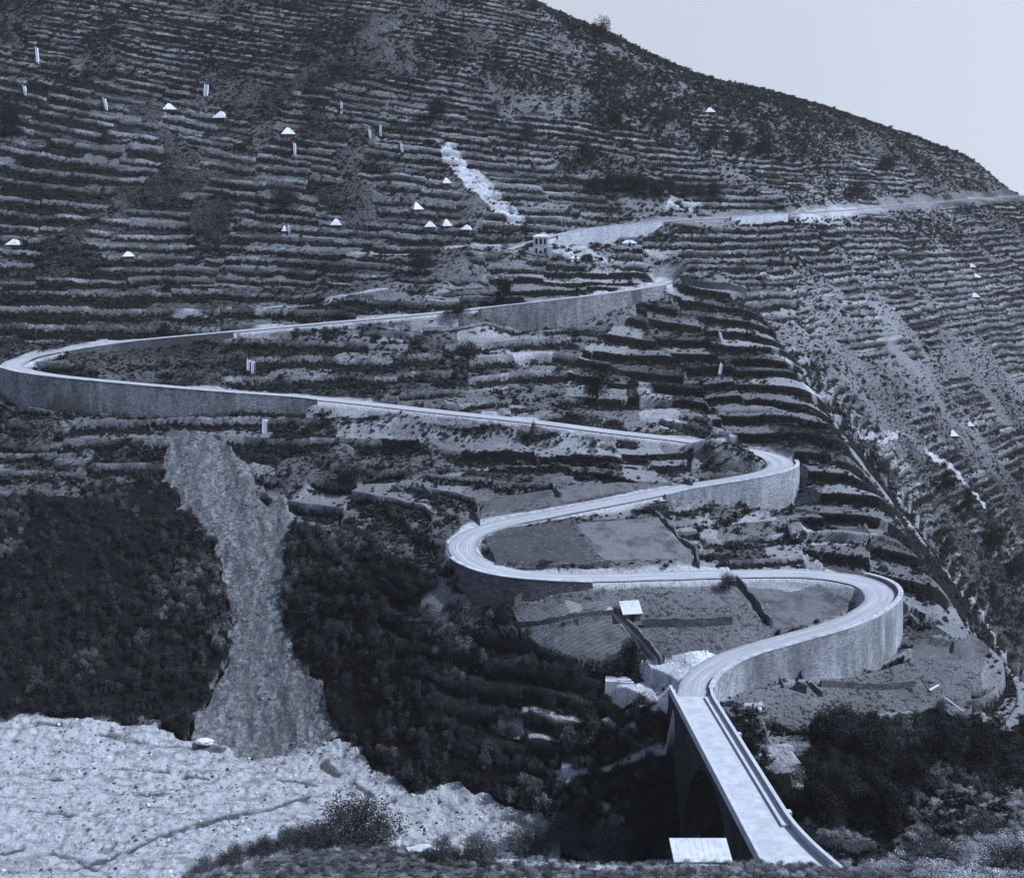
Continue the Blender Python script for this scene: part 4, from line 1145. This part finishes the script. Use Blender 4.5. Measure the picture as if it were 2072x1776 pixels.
# hut on the near bank, its roof catching the sun
rx, rk = ray(1417, 1721); dd = 108.0
house('roadside_hut', (float(rx) * dd, dd, float(rk) * dd - 2.45), 2.75, 1.55, 2.35, .35, 'hut with a broad bright white roof on the near bank left of the bridge', [(-1.2,1.4,.4,.4),(1.2,1.4,.4,.4)], wallm='dry', roofm='roof', flat_=True)
p = hit(1253, 1394, 140)
t_ = thing('loading_platform', tuple(p + [0, 1.2, 0]), 'white walled stone platform at the left end of the pale spoil by the bridge', 'platform')
MB().hexa([(-2.7,-1,-1.5),(2.9,-1,-1.5),(2.6,1.6,-1.5),(-2.5,1.6,-1.5),(-2.6,-.9,1.5),(2.8,-.9,1.2),(2.5,1.5,1.2),(-2.4,1.5,1.5)]).build('platform_wall', M['white'], t_)
MB().box(-2.2,2.3,-.6,1.2,1.36,1.52).build('platform_top', M['concrete'], t_)

# ------------------------------------------------------------------ whitewashed stone stairs up the terrace walls
def stairs(u, v, wpx, hpx, label, lean=0.0):
    p = hit(u, v); w = max(wpx * .62 * p[1] / 2250 / 2, .3); h = hpx * p[1] / 2250
    n = max(5, int(h / .35)); mb = MB(); up = []
    for i in range(n):
        z = h * i / n; x = lean * i / n
        mb.box(x - w, x + w, i * .13, i * .13 + 1.2, -1.2 + z, z + .05)
    t_ = thing('stone_stairs', (p[0], p[1] - .9, p[2]), label, 'stairs', 'whitewashed stairs on the terraces')
    mb.build('steps', M['white'], t_)
    q = MB().strip([[(-w - .22, 0, -1), (-w - .003, 0, -1), (-w - .003, 0, .35), (-w - .22, 0, .35)], [(lean - w - .22, n * .13, h - 1), (lean - w - .003, n * .13, h - 1), (lean - w - .003, n * .13, h + .35), (lean - w - .22, n * .13, h + .35)]])
    q.build('side_wall', M['white'], t_)
for a in [(417,194,9,22,'bright thick flight of white steps above the upper-left huts',.2),(217,220,5,20,'thin slanting white steps left of the upper-left huts',-1.2),(53,188,5,14,'short white steps near the left edge, high up',-.8),
 (598,312,5,22,'thin white steps just below the right one of the upper huts',-.4),(692,232,4,24,'thin pale steps high in the centre of the hill',0),(750,278,4,16,'left of two neighbouring pale steps high in the centre',-.4),(771,270,4,16,'right of two neighbouring pale steps high in the centre',0),
 (815,308,5,18,'white slanting steps left of the rock slide top',-.6),(78,128,5,30,'thin crooked pale steps at the far upper left',-1),(586,465,4,10,'tiny white steps next to the small hut on the lower left terraces',0),
 (504,754,5,26,'left one of two white posts of steps inside the far-left bend',0),(513,754,5,24,'right one of two white posts of steps inside the far-left bend',0),(537,876,12,28,'white flared steps below the far-left retaining wall right of the landslide',0),
 (1462,690,5,18,'pale steps between the dark striped terraces in the centre',-.8),(1455,760,5,24,'pale zigzag steps lower on the striped terraces',.8)]: stairs(*a)

# ------------------------------------------------------------------ field walls
def field_wall(pts, h, label, m='dry', th=.35, y0=45):
    W = catmull([hit(u, v, y0) for u, v in pts], 1.2); c = W[len(W) // 2]
    nr = normals2(W); R = []
    for k, q in enumerate(W):
        z = float(Zf(q[0], q[1])); wob = .12 * math.sin(k * 1.7) + .08 * math.sin(k * 4.1)
        a = nr[k] * th
        R.append([(q[0]-a[0]-c[0], q[1]-a[1]-c[1], z-1.2-c[2]), (q[0]+a[0]-c[0], q[1]+a[1]-c[1], z-1.2-c[2]), (q[0]+a[0]*.7-c[0], q[1]+a[1]*.7-c[1], z+h+wob-c[2]), (q[0]-a[0]*.7-c[0], q[1]-a[1]*.7-c[1], z+h+wob-c[2])])
    o = MB().strip(R).build('field_wall', M[m], None, tuple(c))
    return tag(o, label, 'wall', None, 'thing')
for pts, h, lb, m in [
 ([(1243,1236),(1268,1262),(1300,1292),(1338,1345)],1.1,'dark diagonal field wall running from the white field hut down to the spoil','dry'),
 ([(1490,1180),(1512,1205),(1540,1240),(1560,1266)],1.6,'dark diagonal wall splitting the plots inside the lowest bend','dry'),
 ([(1327,1042),(1365,1080),(1408,1120)],1.0,'dark wall along the right edge of the pale plot inside the middle hairpin','dry'),
 ([(1409,1121),(1413,1152)],1.5,'short dark wall closing the pale plot against the road','dry'),
 ([(1066,1206),(1054,1214),(1040,1226)],1.5,'dark stub wall running down from the road at the left bend','dry'),
 ([(968,1040),(969,1064)],2.0,'short dark wall corner above the middle road','dry'),
 ([(1576,1384),(1602,1393),(1632,1402)],1.8,'thick dark wall jutting out from the foot of the lowest road wall','dry'),
 ([(1616,1356),(1640,1385),(1665,1410)],.9,'thin wall beside the thick one below the lowest road wall','dry'),
 ([(1660,1388),(1750,1394),(1850,1388)],1.2,'long low dark field wall under the lowest bend','dry'),
 ([(1300,1268),(1400,1266),(1480,1262)],1.6,'dark level wall right of the white field hut','dry'),
 ([(1050,1270),(1120,1258),(1240,1243)],.8,'low dark wall between the two ploughed plots','dry'),
 ([(1000,1146),(1100,1150),(1230,1140)],.6,'low pale-topped wall round the dark plot inside the middle hairpin','dry'),
 ([(1592,1072),(1602,1098)],2.0,'dark buttress standing in the terraces below the upper right hairpin','dry'),
 ([(1385,975),(1400,985)],1.4,'short dark wall end above the middle road','dry'),
 ([(855,985),(872,1005)],1.2,'short slanted dark wall on the slope left of the middle hairpin','dry'),
 ([(1120,985),(1135,1006)],1.0,'short slanted wall between the two plots above the middle road','dry'),
 ([(1510,600),(1460,585),(1385,575)],2.2,'big dark wall behind the end of the middle road','dry'),
 ]: field_wall(pts, h, lb, m)

# ------------------------------------------------------------------ small things
p = hit(414, 1506, 140)
tag(link_mesh('boulder', rock_mesh('boulder', 901, M['white']), None, None, tuple(p + [0, 0, .7])), 'big pale boulder on the gravel at the foot of the landslide', 'boulder').scale = (2.0, 1.3, 1.1)
p = hit(860, 1725)
tag(link_mesh('boulder', rock_mesh('boulder', 905, M['rock']), None, None, tuple(p + [0, 0, .2])), 'pale rounded boulder among the bushes of the near bank', 'boulder').scale = (1.5, .9, .8)
def stone_ring(u, v, label):
    p = hit(u, v, 140); t_ = thing('stone_ring', tuple(p), label, 'stone ring')
    mb = MB(); r = random.Random(u)
    for k in range(14):
        a = k * 6.283 / 14; c = (1.7 * math.cos(a), 1.2 * math.sin(a)); s = .28 + .15 * r.random()
        mb.hexa([(c[0]-s,c[1]-s,-.3),(c[0]+s,c[1]-s,-.3),(c[0]+s,c[1]+s,-.3),(c[0]-s,c[1]+s,-.3),(c[0]-s*.7,c[1]-s*.6,.5),(c[0]+s*.6,c[1]-s*.7,.45),(c[0]+s*.7,c[1]+s*.6,.5),(c[0]-s*.6,c[1]+s*.7,.4)])
    mb.build('ring', M['dry'], t_)
    MB().strip([[(1.4*math.cos(a*.5236), .95*math.sin(a*.5236), z) for a in range(12)] for z in (-.2, .12)]).build('dark_floor', M['darkhole'], t_)
    for x, y in ((-.6, .1), (.5, -.25)):
        s = link_mesh('white_stone', rock_mesh('white_stone', int(u + x * 10), M['white']), None, t_, (x, y, .45)); s.scale = (.5, .45, .7)
stone_ring(1530, 1438, 'upper ring of dark stones with white blocks, beside the far bridge end')
stone_ring(1546, 1533, 'lower ring of dark stones with white blocks, beside the middle of the bridge')
def beam(a, b, label, m='wood', lift=.5, r=.12):
    P_, Q_ = Vector(hit(*a, 140)), Vector(hit(*b, 140)); P_.z += lift; Q_.z += lift
    o = MB().tube(P_ - P_, Q_ - P_, r, r * .8, 8).build('timber_beam', M[m], None, P_)
    tag(o, label, 'beam')
beam((1866,1370),(1887,1407),'grey timber beam leaning across the field edge at lower right','dry')
beam((1880,1402),(1899,1391),'short white beam crossing the grey one at lower right','white',.6,.22)
beam((1911,1416),(1948,1444),'long white beam lying in the field at lower right','white',.5,.16)
def pole(u, v, hpx, label):
    p = hit(u, v); h = hpx * p[1] / 2300
    t_ = thing('utility_pole', tuple(p), label, 'pole')
    MB().tube((0, 0, -.8), (0, 0, h), .22, .14, 8).build('post', M['bark'], t_)
    MB().box(-.9, .9, -.08, .08, h - .9, h - .72).build('crossarm', M['bark'], t_)
    for x in (-.75, .75): MB().tube((x, 0, h - .718), (x, 0, h - .45), .07, .05, 6).build('insulator', M['white'], t_)
pole(1648, 292, 54, 'tall dark pole standing high on the right-hand hill below the skyline')
pole(682, 388, 22, 'thin pole on the left terraces above the lone pointed hut')
pole(376, 250, 20, 'thin pole between the left and middle upper huts')
# ------------------------------------------------------------------ air
hz = MB().box(-900, 900, -30, 1015, -340, 190).build('haze', None)
hm = bpy.data.materials.new('haze'); hm.use_nodes = True
hm.node_tree.nodes.clear()
ho = hm.node_tree.nodes.new('ShaderNodeOutputMaterial'); hv = hm.node_tree.nodes.new('ShaderNodeVolumePrincipled')
hv.inputs['Color'].default_value = (.80, .84, .92, 1); hv.inputs['Density'].default_value = 0.00006; hv.inputs['Anisotropy'].default_value = .2
hm.node_tree.links.new(hv.outputs[0], ho.inputs['Volume'])
hz.data.materials.append(hm)
tag(hz, 'thin pale air haze over the valley', kind='stuff')
print('terrain', NY, NS, 'Z', Z.min(), Z.max())
